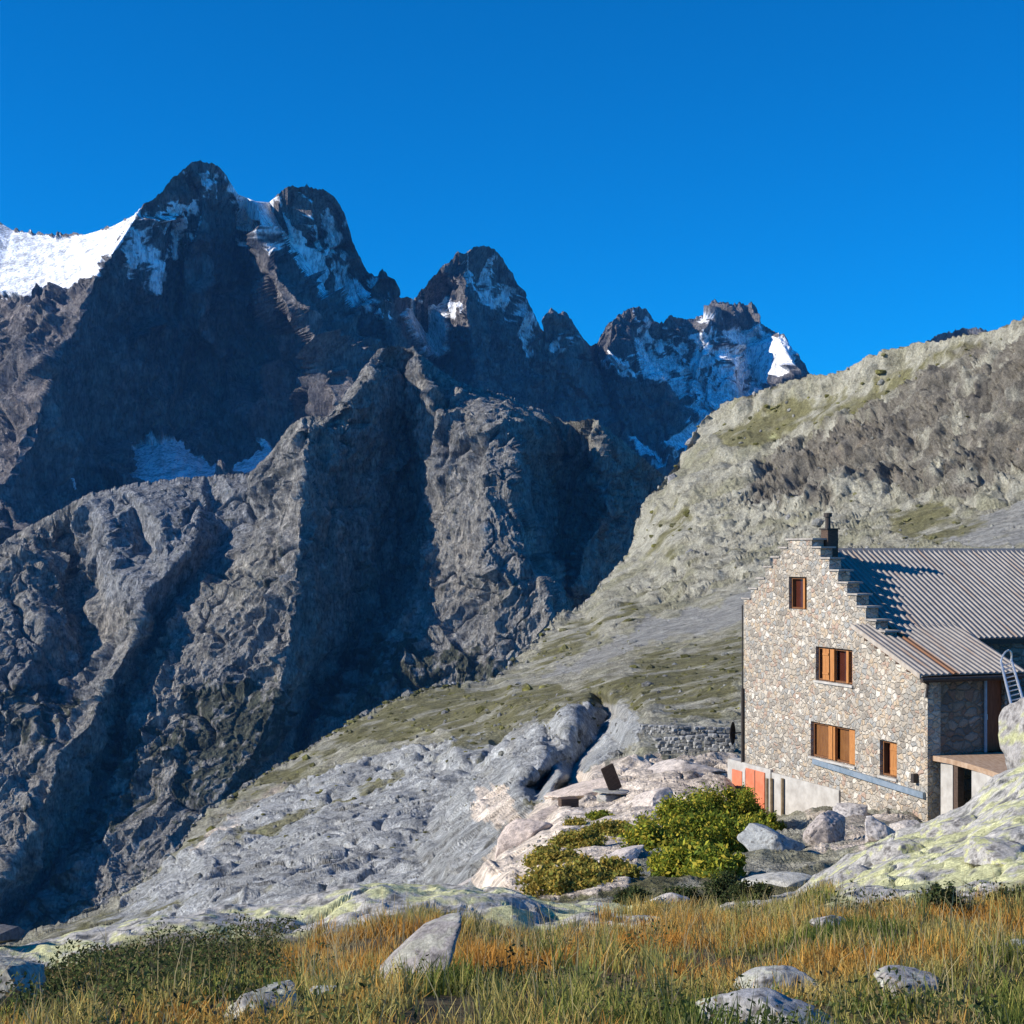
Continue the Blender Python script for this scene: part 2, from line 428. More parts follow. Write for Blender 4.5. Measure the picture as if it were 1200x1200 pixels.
snow_strong = Mask([(1, [(-320,255),(0,258),(20,272),(75,276),(130,265),(160,250),(152,272),(133,296),(108,322),(92,332),(60,346),(30,352),(0,338),(-320,350)]),
 (1, [(258,200),(300,234),(326,234),(345,262),(362,285),(382,302),(386,345),(372,350),(352,322),(330,306),(312,280),(288,245)]),
 (1, [(478,352),(498,350),(522,372),(524,410),(505,418),(486,385)]),
 (1, [(868,396),(905,388),(926,408),(927,440),(885,446),(880,424)]),
 (.8, [(834,385),(868,392),(884,428),(868,440),(852,404)]),
 (1, [(128,560),(134,532),(170,523),(205,514),(222,522),(240,545),(270,550),(310,518),(334,535),(326,562),(200,566)]),
 (1, [(733,505),(748,510),(790,552),(776,556)]), (1, [(772,518),(825,492),(820,520),(795,540)]),
 (.9, [(760,370),(782,384),(770,400),(758,395)]), (1, [(140,60)] * 3),
 (1, [(72,566),(86,558),(92,566),(78,574)])], blur=2)
snow_patch = Mask([(1, [(165,245),(200,222),(240,240),(232,290),(200,310),(190,352),(150,330),(140,290)]), (.8, [(215,205),(250,195),(262,215),(250,240),(225,240)]),
 (1, [(340,222),(380,228),(402,258),(418,320),(452,345),(470,375),(425,372),(395,330),(350,285)]),
 (1, [(545,298),(576,298),(602,340),(628,385),(622,412),(590,385),(560,352)]), (1, [(482,348),(512,335),(545,360),(540,378),(505,372)]),
 (1, [(745,366),(780,380),(830,374),(845,400),(880,380),(930,400),(935,430),(860,475),(845,520),(800,470),(760,450),(720,440),(700,424),(745,410)]),
 (.75, [(270,235),(300,245),(320,290),(300,300),(275,270)]), (.7, [(640,395),(670,385),(680,410),(650,410)])], blur=5)
pn = flat / 30.0
blotch = fbm(pn * np.array([1, 1, .7]), 5, .66, 2).reshape(shp)
up = np.clip(nrm[..., 2], 0, 1)
s1 = snow_strong.at(wx, wy); s2 = snow_patch.at(wx, wy)
snow = np.clip(sst(s1 * 1.25 + blotch * .4, .45, .7) + sst(s2 * .80 + blotch * 1.3 + (up - .45) * .5, .46, .58), 0, 1) * ((s1 + s2) > .02)
FP = footprint(X, D)
dd = (rmf(flat, FP, .33, .34, 1.0, 5.8, 1) + detail(flat, FP, .34, .8, .9, 3.8, 1, .4) + cracks(flat, FP, (20, 48), .26, .16, 21, .35)).reshape(shp)
edge = sst((PY - np.interp(PX, [c[0] for c in far_crest], [c[1] for c in far_crest])), 0, 14)
k = (1 - .95 * sst(s1, .2, .7))
X = X + nrm * ((dd * (.12 + .88 * edge)) * k)[..., None] * np.array([1.0, 1.0, 0.75])
X = crest_jitter(X, PX, D, edge, 1, 4.6 * (1 - sst(s1, .1, .4)))
rockc = np.ones(shp + (3,)) * np.array([.32, .295, .285])
tone = fbm(flat / 260.0, 4, .6, 4).reshape(shp)
rockc = mixcol(rockc, sst(tone, .0, .5) * .7, (.42, .36, .325)); rockc = mixcol(rockc, sst(-tone, .05, .5) * .7, (.18, .17, .17))
rd = sst(250 - np.abs(PX - 190) * 2 - np.abs(PY - 215) * 1.2, 120, 200) + sst(40 - np.abs(PX - 448) - np.abs(PY - 330) * .5, 10, 25)
rockc = mixcol(rockc, np.clip(rd, 0, 1) * .6, (.27, .17, .13))
colr = mixcol(rockc, snow, (.86, .88, .92))
ROWS = X.shape[0]
X2, nb = back_rows(X, 14, .10, .9)
col2 = np.concatenate([np.repeat(colr[:1], nb, 0), colr], 0)
M_far = terrain_mat('far_rock', 0.03, 0.8, 34.0, (.55, 1.4), coarse=(.018, 70.0, .35))
o = npmesh('mountain', X2.reshape(-1, 3), grid_faces(X2.shape[0], X2.shape[1]), M_far, col2.reshape(-1, 3)); tag(o, kind='structure')

# ================================================================== MIDDLE BUTTRESSES
mid_crest = [(-300,660,3000),(-100,650,2950),(0,640,2900),(45,612,2880),(75,596,2860),(105,580,2860),(150,569,2870),(200,562,2880),(250,559,2890),(292,556,2880),(306,552,2860),(314,540,2850),(330,512,2810),(345,496,2790),(358,490,2780),(385,488,2790),
 (398,474,2800),(408,458,2820),(418,446,2840),(432,424,2880),(442,411,2900),(456,407,2900),(470,409,2905),(484,408,2910),(500,421,2930),(515,436,2940),(535,447,2940),(555,453,2950),(575,459,2950),(598,465,2960),(612,473,2965),(630,480,2980),(648,489,3000),(664,496,2990),(684,494,2930),(700,493,2920),(708,500,2930),(722,514,2980),(745,530,3060),(770,552,3150),(800,575,3200),(850,610,3250),(920,660,3300),(1480,700,3400)]
mid_lines = [
 [(256,640,2770),(232,668,2740),(205,700,2700),(180,735,2660),(152,785,2600),(134,835,2530),(130,885,2470),(112,935,2420),(92,980,2380),(45,1040,2320),(0,1080,2290),(-60,1120,2270)],     # gorge bed
 [(292,558,2875),(300,600,2790),(285,640,2740),(262,672,2690),(240,700,2650),(215,740,2590),(195,790,2520),(170,840,2450),(160,880,2400),(135,925,2370),(115,970,2330),(70,1030,2270),(30,1075,2230)],   # right lip
 [(225,640,2690),(200,668,2650),(170,700,2600),(162,740,2540),(142,780,2480),(120,810,2430),(108,850,2370),(70,880,2330),(58,930,2290),(30,985,2230),(0,1035,2190),(-60,1090,2150)],          # left lip
 [(150,572,2850),(185,610,2740),(195,650,2680)], [(108,582,2850),(125,620,2760),(135,660,2700),(140,700,2650)],
 [(160,600,2820),(172,640,2790)],
 [(40,640,2830),(75,640,2870),(95,690,2830),(105,740,2760),(92,780,2680),(70,800,2600)],
 [(10,650,2760),(35,660,2730),(48,700,2720),(52,730,2650),(40,770,2570),(20,800,2500),(0,850,2440)],
 [(-60,700,2700),(-20,720,2680),(5,740,2620)], [(-300,800,2600),(-150,820,2500),(-60,860,2400)],
 [(354,492,2745),(357,540,2670),(352,600,2590),(350,650,2530),(345,700,2480),(338,760,2430),(326,820,2380),(300,880,2320),(262,930,2270),(210,1000,2220),(150,1060,2180)],   # lit rib, shade on its right
 [(388,490,2760),(405,474,2740),(436,440,2800),(446,418,2880)],
 [(395,492,2790),(430,500,2800),(452,480,2850),(462,440,2905)],
 [(466,430,2950),(474,480,2970),(484,540,2960),(488,600,2930),(474,660,2880),(444,712,2820),(416,756,2760),(384,800,2700),(360,842,2640),(348,880,2590),(320,930,2500)],     # shaded gully bed
 [(372,560,2720),(380,640,2660),(375,720,2600),(362,780,2540)],
 [(488,414,2900),(500,450,2830),(512,500,2770),(514,540,2740),(516,590,2710),(508,640,2690),(490,690,2670),(472,740,2600),(438,790,2520),(395,850,2440)],
 [(544,500,2730),(546,550,2690),(540,590,2650),(548,640,2630),(552,690,2600),(540,740,2540),(515,780,2500)],
 [(555,455,2930),(574,500,2680),(566,560,2600),(572,610,2560),(566,660,2520),(592,700,2500),(600,740,2480),(590,790,2450)],
 [(592,468,2930),(597,510,2680),(602,560,2620),(602,600,2580),(618,650,2530),(640,690,2500),(648,730,2480),(650,780,2470)],
 [(650,492,2995),(660,560,3000),(664,640,2990),(668,700,2960),(670,760,2930)],
 [(630,560,2900),(636,620,2850),(632,650,2800)],
 [(701,494,2905),(702,530,2870),(708,570,2840),(713,600,2810),(702,620,2790),(684,645,2780),(676,690,2760)],
 [(686,500,2960),(690,560,2960),(690,610,2920)],
 [(760,560,3180),(745,640,3150),(730,700,3100),(720,760,3050)], [(850,640,3300),(900,700,3300)],
 [(-300,1180,2150),(0,1180,2150),(200,1130,2150),(400,1000,2350),(600,880,2500),(760,820,2900),(1480,820,3200)],
]
cols = columns(-300, 1000, 1.25, -60, 800, 8)
hill_crest = [(-300,1215,110),(-100,1160,112),(0,1108,115),(20,1102,118),(50,1090,120),(80,1080,124),(130,1056,132),(180,1024,150),(205,1000,165),(216,985,175),(228,965,188),(260,942,204),(300,916,220),(340,892,236),(380,868,250),(420,843,264),(460,823,278),(500,809,290),(540,802,300),(570,800,315),(588,792,335),(600,775,380),(618,758,430),(640,740,475),(660,724,505),(682,714,535),(694,702,560),(708,684,590),(722,668,605),(736,650,620),
 (744,636,632),(752,612,645),(760,590,655),(772,572,662),(784,556,670),(798,540,680),(808,520,688),(818,500,695),(832,486,698),(850,474,690),(868,466,680),(890,461,670),(908,453,660),(930,446,650),(952,440,640),(972,440,632),(990,436,622),(1010,428,610),(1035,416,600),(1060,407,590),(1085,403,575),(1110,401,560),(1135,397,550),(1160,390,540),(1180,381,530),(1200,375,520),(1240,352,500),(1300,330,470),(1480,270,400)]
hcx = np.array([c[0] for c in hill_crest]); hcy = np.array([c[1] for c in hill_crest])
PX, PY, D = sheet_points(mid_lines, mid_crest, lambda c: np.maximum(np.interp(c, hcx, hcy) + 60, np.interp(c, [c_[0] for c_ in mid_crest], [c_[1] for c_ in mid_crest]) + 60), cols, 560, 1.0, 2)
X = np.stack([(PX - 600) / F * D, D, (HOR - PY) / F * D], -1)
nrm = grid_normals(X); shp = PX.shape; flat = X.reshape(-1, 3)
slab = Mask([(1, [(95,590),(140,568),(200,560),(290,556),(300,590),(280,640),(250,670),(205,720),(165,720),(120,700),(110,640)]), (1, [(0,1050),(60,1020),(90,1000),(60,1050),(10,1100),(-20,1110)]), (.9, [(352,820),(365,800),(372,850),(345,900),(335,890)])], blur=8).at(*warp(PX, PY, 10, 3, 20))
wood = Mask([(1, [(215,800),(260,800),(330,800),(350,830),(310,900),(250,960),(200,940),(200,880)]), (.9, [(400,770),(470,740),(590,770),(600,800),(480,815),(400,850),(370,850)]), (.8, [(130,860),(200,850),(190,930),(120,990),(80,1040),(60,1060),(120,930)]), (.75, [(0,810),(60,800),(100,830),(60,870),(0,880)]), (.8, [(40,1060),(150,1050),(130,1080),(40,1100)])], blur=14).at(*warp(PX, PY, 14, 4, 18))
FP = footprint(X, D)
dd = (rmf(flat, FP, .28, .42, 1.0, 5.6, 3) + detail(flat, FP, .36, .8, .9, 3.8, 3, .4) + cracks(flat, FP, (20, 48), .28, .16, 22, .4)).reshape(shp)
edge = sst((PY - np.interp(PX, [c[0] for c in mid_crest], [c[1] for c in mid_crest])), 0, 14)
X = X + nrm * ((dd * (.15 + .85 * edge)) * (1 - .5 * slab))[..., None] * np.array([1, 1, .7])
X = crest_jitter(X, PX, D, edge, 2, 3.4)
tone = fbm(flat / 120.0 * np.array([1, 1, .6]), 5, .6, 6).reshape(shp)
colr = np.ones(shp + (3,)) * np.array([.38, .365, .335])
colr = mixcol(colr, sst(tone, .0, .5) * .7, (.48, .44, .38)); colr = mixcol(colr, sst(-tone, .0, .5) * .7, (.27, .27, .27))
tn2 = fbm(flat / 300.0, 3, .6, 11).reshape(shp)
colr = mixcol(colr, sst(tn2, .1, .5) * .35, (.27, .26, .17))
colr = mixcol(colr, slab * .75, (.37, .38, .395))
wn_ = fbm(flat / 14.0, 3, .6, 12).reshape(shp)
colr = mixcol(colr, np.clip(sst(wood * 1.0 + wn_ * 1.3, .45, .95), 0, 1) * .85, (.07, .08, .045))
X2, nb = back_rows(X, 12, .10, .9)
colr = np.clip(colr * 1.06, 0, .6)
col2 = np.concatenate([np.repeat(colr[:1], nb, 0), colr], 0)
M_mid = terrain_mat('mid_rock', 0.06, 0.8, 17.0, (.52, 1.42), coarse=(.036, 36.0, .4))
o = npmesh('mountain_buttress', X2.reshape(-1, 3), grid_faces(X2.shape[0], X2.shape[1]), M_mid, col2.reshape(-1, 3)); tag(o, kind='structure')

# ================================================================== NEAR HILLSIDE
hill_lines = [
 [(700,700,520),(760,712,440),(820,700,430),(870,686,420),(950,660,430),(1050,625,430),(1120,600,430),(1200,588,410),(1300,570,390),(1480,560,360)],       # foot of the cliffs
 [(850,500,675),(900,492,655),(960,478,625),(1030,462,590),(1080,440,565),(1120,418,550),(1160,408,535),(1200,402,510),(1480,330,390)],                # top of the cliffs
 [(790,560,640),(840,555,610),(900,548,590),(960,535,565),(1020,520,540),(1080,500,520),(1140,480,500),(1200,470,470)],
 [(770,620,600),(830,620,540),(900,615,520),(980,605,500),(1060,588,480),(1130,570,460),(1200,560,440)],
 [(610,790,330),(640,775,340),(700,770,300),(760,756,290),(820,742,290),(870,728,290),(1000,720,280),(1200,700,270),(1480,690,260)],
 [(600,806,240),(650,806,215),(700,800,190),(740,800,165),(800,806,140),(870,800,120),(1000,800,120),(1200,800,120),(1480,790,120)],
 [(480,850,230),(540,832,230),(600,822,200),(650,818,185),(700,812,176)],
 [(230,990,158),(300,958,172),(380,920,180),(450,893,182),(520,872,180),(590,860,170),(640,850,158),(668,838,152),(688,826,156)],         # lip of the grey slabs
 [(700,818,184),(712,838,170),(706,860,157),(690,884,145),(672,908,133),(655,925,124)],                                          # dark cleft
 [(718,815,158),(728,838,142),(722,870,126),(705,886,112)],
 [(668,850,146),(660,880,134),(646,905,124),(630,930,112)],
 [(540,880,160),(545,910,146),(515,955,126),(480,1000,104)], [(560,890,152),(565,912,138)],
 [(300,990,140),(380,985,120),(450,975,118),(505,985,106)],
 [(150,1075,112),(250,1050,92),(350,1040,86),(450,1030,80),(500,1026,74)],
 [(0,1130,92),(150,1115,80),(300,1095,66),(450,1080,58),(500,1062,54)],
 [(565,1050,33),(572,1015,42),(592,985,47),(620,955,51),(645,925,56),(660,915,58)],
 [(525,1060,46),(522,1010,66),(545,985,74),(575,955,82),(612,916,94),(638,898,104)],
 [(690,905,56),(740,893,58),(800,890,60),(866,889,60)],
 [(700,895,78),(760,884,67),(866,882,66)], [(745,868,76),(800,862,80),(870,860,82)], [(760,850,96),(870,845,96)],
 [(660,940,47.5),(700,942,46.5),(745,938,46),(790,930,47),(850,930,51)],
 [(868,953,50.5),(905,968,47),(985,958,44.5),(1050,962,42),(1087,968,41),(1110,962,40.2),(1140,950,39.5),(1200,945,36),(1300,930,33)],
 [(868,950,53),(880,935,55),(960,920,58),(1100,905,58),(1200,885,60),(1480,880,64)],
 [(890,865,75),(1000,860,76),(1200,860,76),(1480,850,76)],
 [(640,990,36),(700,985,36),(745,985,34),(800,985,35),(860,985,37),(905,990,36),(960,995,33),(1020,995,31),(1080,1000,29),(1200,980,27)],
 [(600,1045,24),(700,1040,22),(800,1040,22),(900,1040,21),(1000,1030,22),(1100,1010,24),(1300,990,24)],
 [(560,1120,15.5),(700,1110,15.5),(900,1100,16),(1100,1080,17),(1480,1060,18)],
 [(400,1130,32),(480,1110,33),(535,1085,30)],
 [(-300,1240,50),(0,1200,45),(300,1160,34),(540,1160,15.5),(900,1160,15),(1480,1160,15)],
]
cols = columns(-300, 1470, 1.1, -40, 1240, 7)
PX, PY, D = sheet_points(hill_lines, hill_crest, lambda c: np.interp(c, [-300, 0, 300, 600, 1480], [1235, 1190, 1150, 1150, 1150]), cols, 1300, 1.0, 12, adapt=260)
X = np.stack([(PX - 600) / F * D, D, (HOR - PY) / F * D], -1)
nrm = grid_normals(X); shp = PX.shape; flat = X.reshape(-1, 3)
w1x, w1y = warp(PX, PY, 12, 5, 22); w2x, w2y = warp(PX, PY, 7, 6, 9)
cliff = Mask([(.9, [(860,580),(905,520),(960,500),(1040,480),(1090,430),(1140,402),(1200,398),(1480,330),(1480,540),(1200,560),(1130,590),(1040,575),(980,600),(930,610),(880,600)])], blur=34).at(w1x, w1y)
grass = Mask([(1, [(380,868),(420,842),(500,808),(580,800),(650,806),(700,800),(760,790),(800,770),(870,735),(870,800),(760,830),(700,822),(655,838),(600,850),(540,862),(500,868),(440,870)]),
  (.8, [(820,500),(880,480),(980,460),(1100,410),(1200,385),(1200,400),(1100,435),(1020,480),(940,500),(860,530)]), (.9, [(640,745),(700,720),(760,700),(740,722),(680,760),(620,790)]),
  (1, [(215,1000),(260,945),(340,895),(380,870),(400,878),(340,915),(280,945),(240,985)]), (.9, [(270,985),(330,960),(400,930),(470,905),(480,912),(400,945),(320,985)]),
  (.8, [(760,615),(800,590),(820,620),(790,650),(750,650)]), (.9, [(740,770),(800,760),(870,740),(870,830),(800,850),(740,800)]),(.9,[(1040,600),(1100,590),(1160,610),(1100,640),(1040,630)]),
  (.8, [(590,830),(600,850),(560,900),(530,880),(560,850)]), (1, [(690,905),(720,900),(712,930),(665,935)]), (.7, [(60,1085),(140,1060),(250,1050),(100,1120)]), (.8,[(620,940),(740,950),(740,1050),(600,1050)]), (.9,[(640,1030),(1010,1030),(1010,1150),(560,1150)])], blur=5).at(w1x, w1y)
scree = Mask([(1, [(640,790),(690,765),(760,730),(830,712),(880,690),(900,700),(880,730),(800,745),(720,770),(640,800)]), (1, [(1130,610),(1200,580),(1480,560),(1480,640),(1200,640),(1100,640)]), (.9, [(600,845),(640,830),(620,870),(590,900)]), (.9,[(700,812),(740,820),(745,845),(710,850)])], blur=5).at(w1x, w1y)
pink = Mask([(1, [(560,1060),(575,1010),(595,975),(630,945),(665,915),(700,900),(740,892),(860,888),(880,905),(860,960),(800,1000),(750,1000),(735,1045),(640,1050)]), (.8, [(560,930),(600,920),(610,965),(580,975),(555,965)]), (.6, [(940,960),(1080,960),(1040,1010),(940,1000)]), (.5, [(220,1010),(250,960),(340,905),(330,940),(260,990)])], blur=6).at(w2x, w2y)
slab = Mask([(1, [(100,1090),(216,1000),(280,960),(400,905),(480,880),(560,862),(650,845),(690,820),(740,830),(760,860),(700,900),(660,920),(600,975),(570,1060),(300,1110)])], blur=4).at(w2x, w2y)
lich = Mask([(.8, [(120,1120),(300,1080),(400,1060),(560,1050),(600,1045),(600,1090),(100,1150)]), (1, [(1020,1000),(1120,950),(1300,930),(1300,1100),(1000,1100)])], blur=8).at(w2x, w2y)
FP = footprint(X, D)
dd = detail(flat, FP, .22, .8, 1.3, 5.2, 4, .5).reshape(shp)
rm_ = rmf(flat, FP, .42, .45, 1.3, 5.6, 7).reshape(shp)
crag = sst(D, 330, 440) * (1 - .8 * scree) * (1 - .5 * grass)
dd = dd + rm_ * (cliff * .8 + .24 * slab + .14 + crag * .6)
slb = np.clip(slab + pink, 0, 1)
dd = dd * (1 - .45 * slb) + cracks(flat, FP, (22, 55, 110), .17, .10, 5).reshape(shp) * (slb + .55 * crag + .5 * cliff)
big = detail(flat + 333, FP, .17, .6, 4.2, 6.6, 9, .6).reshape(shp)
edge = sst((PY - np.interp(PX, hcx, hcy)), 0, 16)
smooth_k = 1 - .6 * np.clip(grass + scree, 0, 1) + .2 * cliff
hutzone = sst(D, 34, 38) * (1 - sst(D, 62, 70)) * sst(PX, 830, 870)
X = X + nrm * ((dd + big * edge * (1 - .85 * hutzone)) * smooth_k)[..., None]
X = crest_jitter(X, PX, D, edge, 3, 1.8)
tone = mottle(flat, FP, 3.2, 6.6, 6).reshape(shp) * .75
tone2 = mottle(flat, FP, 1.2, 3.6, 16).reshape(shp) * .6
colr = np.ones(shp + (3,)) * np.array([.36, .34, .26])
colr = mixcol(colr, sst(tone, -.1, .4) * .6, (.29, .28, .18)); colr = mixcol(colr, sst(-tone, .0, .4) * .6, (.46, .44, .36))
colr = mixcol(colr, sst(cliff + tone * .6 + tone2 * .3, .35, .8) * .85, (.185, .165, .14))
colr = mixcol(colr, sst(cliff * 1.0 + tone * .9, 1.05, 1.5) * .5, (.30, .25, .20))
colr = mixcol(colr, sst(slab + tone * .2, .4, .6) * .9, (.42, .425, .42))
colr = mixcol(colr, slab * sst(tone2 + tone * .4, .25, .6) * .6, (.52, .51, .48))
colr = mixcol(colr, slab * sst(-tone2 * .5 - tone, .2, .5) * .6, (.28, .285, .285))
colr = mixcol(colr, sst(scree + tone * .3, .4, .7) * .9, (.36, .35, .32))
colr = mixcol(colr, sst(grass * .95 + tone * .75 + tone2 * .5, .42, .95) * .85, (.185, .17, .075))
colr = mixcol(colr, sst(pink + tone * .25 + tone2 * .2, .4, .65) * .95, (.58, .49, .40))
colr = mixcol(colr, sst(lich + tone * .5 + tone2 * .5, .5, .7) * .9, (.50, .50, .25))
colr = mixcol(colr, sst(tone2, .42, .6) * .4 * (1 - grass), (.12, .12, .12))
X2, nb = back_rows(X, 12, .12, 1.0)
colr = np.clip(colr * (1.0 + .2 * np.clip(slab + pink, 0, 1))[..., None], 0, .78)
col2 = np.concatenate([np.repeat(colr[:1], nb, 0), colr], 0)
M_hill = terrain_mat('hill_rock', 1.2, 0.6, 0.35, (.62, 1.32), coarse=(.16, 2.4, .6))
# a second, coarser mottling for the far part of the hillside
nt = M_hill.node_tree
o = npmesh('hillside', X2.reshape(-1, 3), grid_faces(X2.shape[0], X2.shape[1]), M_hill, col2.reshape(-1, 3), None, True); tag(o, kind='structure')
tone_h = tone.copy(); grass_h = np.clip(grass, 0, 1)
HX, HPX, HPY = X.copy(), cols.copy(), PY.copy()
def hill_at(px, py):
    c = int(np.argmin(np.abs(HPX - px))); r = int(np.argmin(np.abs(HPY[:, c] - py)))
    return Vector(HX[r, c])

# ================================================================== FOREGROUND KNOLL (height field)
fgp = np.array([(-400,1190,12),(-200,1150,12),(0,1112,12),(60,1104,12),(120,1088,12),(200,1074,12.3),(300,1064,12.6),(350,1054,13),(400,1045,13),(450,1041,13),(520,1043,13),(600,1048,13),(650,1058,13.5),(700,1060,14),(800,1062,15),(870,1056,15),(930,1048,15),(1000,1003,15.5),(1050,975,15.8),(1090,962,16),(1130,944,16),(1165,915,16),(1200,893,16),(1300,850,16.5),(1500,800,17),(1700,780,17)], float)
def ground_z(x, y):
    """height of the knoll (before its fine relief)"""
    px = 600 + F * x / np.maximum(y, 1.0)
    px = np.clip(px, -400, 1700)
    pc = np.interp(px, fgp[:, 0], fgp[:, 1]); dc = np.interp(px, fgp[:, 0], fgp[:, 2])
    zc = (HOR - pc) / F * dc
    d0 = 5.4
    t = np.clip((y - d0) / (dc - d0), 0, 1)
    z = -1.68 + (zc + 1.68) * t
    r_ = sst(px, 880, 990)                      # on the right a level lawn runs up to the lichen slope
    zr = np.where(y < 9.6, -1.68 - .56 * np.clip((y - d0) / (9.6 - d0), 0, 1), -2.24 + (zc + 2.24) * np.clip((y - 9.6) / (dc - 9.6), 0, 1))
    z = z * (1 - r_) + zr * r_
    over = np.maximum(y - dc, 0)
    z = z - np.minimum(over * .55 + over ** 2 * .12, 16) 
    z = z + np.where(y < d0, (d0 - y) * .02, 0)
    z = z - .16 * sst(y / dc, .45, .8) * (1 - sst(y / dc, .84, .96)) * (1 - sst(px, 620, 700))
    return z
def ground_full(x, y):
    p = np.stack([x, y, np.zeros_like(x)], 1)
    z = ground_z(x, y)
    z = z + .16 * fbm(p / 1.6, 3, .5, 21) * sst(y, 3, 6) * .7
    return z
ang = np.concatenate([np.arange(-1100, -60, 14), np.arange(-60, 1260, 2.4), np.arange(1260, 2300, 14)])
rr = np.concatenate([np.linspace(1.2, 4.5, 18), np.exp(np.linspace(math.log(4.6), math.log(27), 520))])
PXg, Dg = np.meshgrid(ang, rr)
xg = (PXg - 600) / F * Dg; yg = Dg
zg = ground_full(xg.ravel(), yg.ravel()).reshape(xg.shape)
X = np.stack([xg, yg, zg], -1); shp = xg.shape; flat = X.reshape(-1, 3)
dcc = np.interp(PXg, fgp[:, 0], fgp[:, 2])
rk = np.maximum(sst(Dg / dcc + .16 * fbm(flat / 1.1, 3, .55, 30).reshape(shp), .80, .88) * (1 - .0 * PXg), sst(PXg, 930, 1010) * sst(Dg + 1.0 * fbm(flat / 1.1, 3, .55, 31).reshape(shp), 9.6, 10.6))
def rock_mask(x, y):
    px = 600 + F * x / y; dc = np.interp(px, fgp[:, 0], fgp[:, 2])
    p = np.stack([x, y, ground_full(x, y)], 1)
    return np.maximum(sst(y / dc + .16 * fbm(p / 1.1, 3, .55, 30), .80, .88), sst(px, 930, 1010) * sst(y + 1.0 * fbm(p / 1.1, 3, .55, 31), 9.6, 10.6))
FPg = footprint(X, Dg)
dd = (detail(flat, FPg, .14, 1.0, 1.1, 5.8, 6, .5) + cracks(flat, FPg, (40, 110), .07, .07, 9, 1.0) * .5).reshape(shp)
X[..., 2] += dd * (.25 + rk * 1.0)
tone = fbm(flat / .5, 4, .62, 6).reshape(shp); tone2 = fbm(flat / .14, 3, .6, 8).reshape(shp)
colr = np.ones(shp + (3,)) * np.array([.085, .065, .038]); colr = mixcol(colr, sst(tone, -.2, .4) * .6, (.15, .11, .055))
rc = np.ones(shp + (3,)) * np.array([.45, .425, .38]); rc = mixcol(rc, sst(tone2, .0, .3) * .7, (.33, .32, .31))
rc = mixcol(rc, sst(tone * .8 + tone2 * .6, -.04, .16) * .9, (.56, .55, .28)); rc = mixcol(rc, sst(-tone2 - tone * .4, .28, .42) * .8, (.10, .10, .09))
colr = mixcol(colr, rk, (0, 0, 0)) + rc * rk[..., None]
M_fg = terrain_mat('knoll_ground', 9.0, 0.5, 0.02, (.66, 1.28))
GX, GPX, GR = X.copy(), ang.copy(), rr.copy()
o = npmesh('ground', X.reshape(-1, 3), grid_faces(*shp), M_fg, colr.reshape(-1, 3)); tag(o, kind='structure')

# valley floor far below, reaching the horizon
bm = bmesh.new(); bmesh.ops.create_grid(bm, x_segments=40, y_segments=40, size=30000)
for v in bm.verts: v.co.z = -1450
M_val, nt, b = mat('valley'); nz = N(nt, 'ShaderNodeTexNoise', Scale=.003, Detail=8.0)
r_ = ramp(nt, nz.outputs[0], [(.3, (.06, .07, .035)), (.7, (.16, .15, .12))]); nt.links.new(r_.outputs[0], b.inputs['Base Color'])
tcv = N(nt, 'ShaderNodeTexCoord'); nt.links.new(tcv.outputs['Object'], nz.inputs['Vector'])
tag(bobj('valley_ground', bm, M_val), kind='structure')

# haze -------------------------------------------------------------------
HAZE = 1.4e-5
bm = bmesh.new(); bmesh.ops.create_cube(bm, size=1)
for v in bm.verts: v.co = Vector((v.co.x * 64000, v.co.y * 64000, -1452 + (v.co.z + .5) * (1452 + 1500)))
mh = bpy.data.materials.new('haze_air'); mh.use_nodes = True; nt = mh.node_tree; nt.nodes.clear()
oo = nt.nodes.new('ShaderNodeOutputMaterial'); pv = nt.nodes.new('ShaderNodeVolumePrincipled')
pv.inputs['Density'].default_value = HAZE; pv.inputs['Color'].default_value = (.10, .40, 1, 1); pv.inputs['Anisotropy'].default_value = 0.0
nt.links.new(pv.outputs[0], oo.inputs['Volume'])
USE_HAZE = True
if USE_HAZE:
    tag(bobj('haze', bm, mh), 'thin blue air haze over the mountain valley', 'haze', kind='stuff')

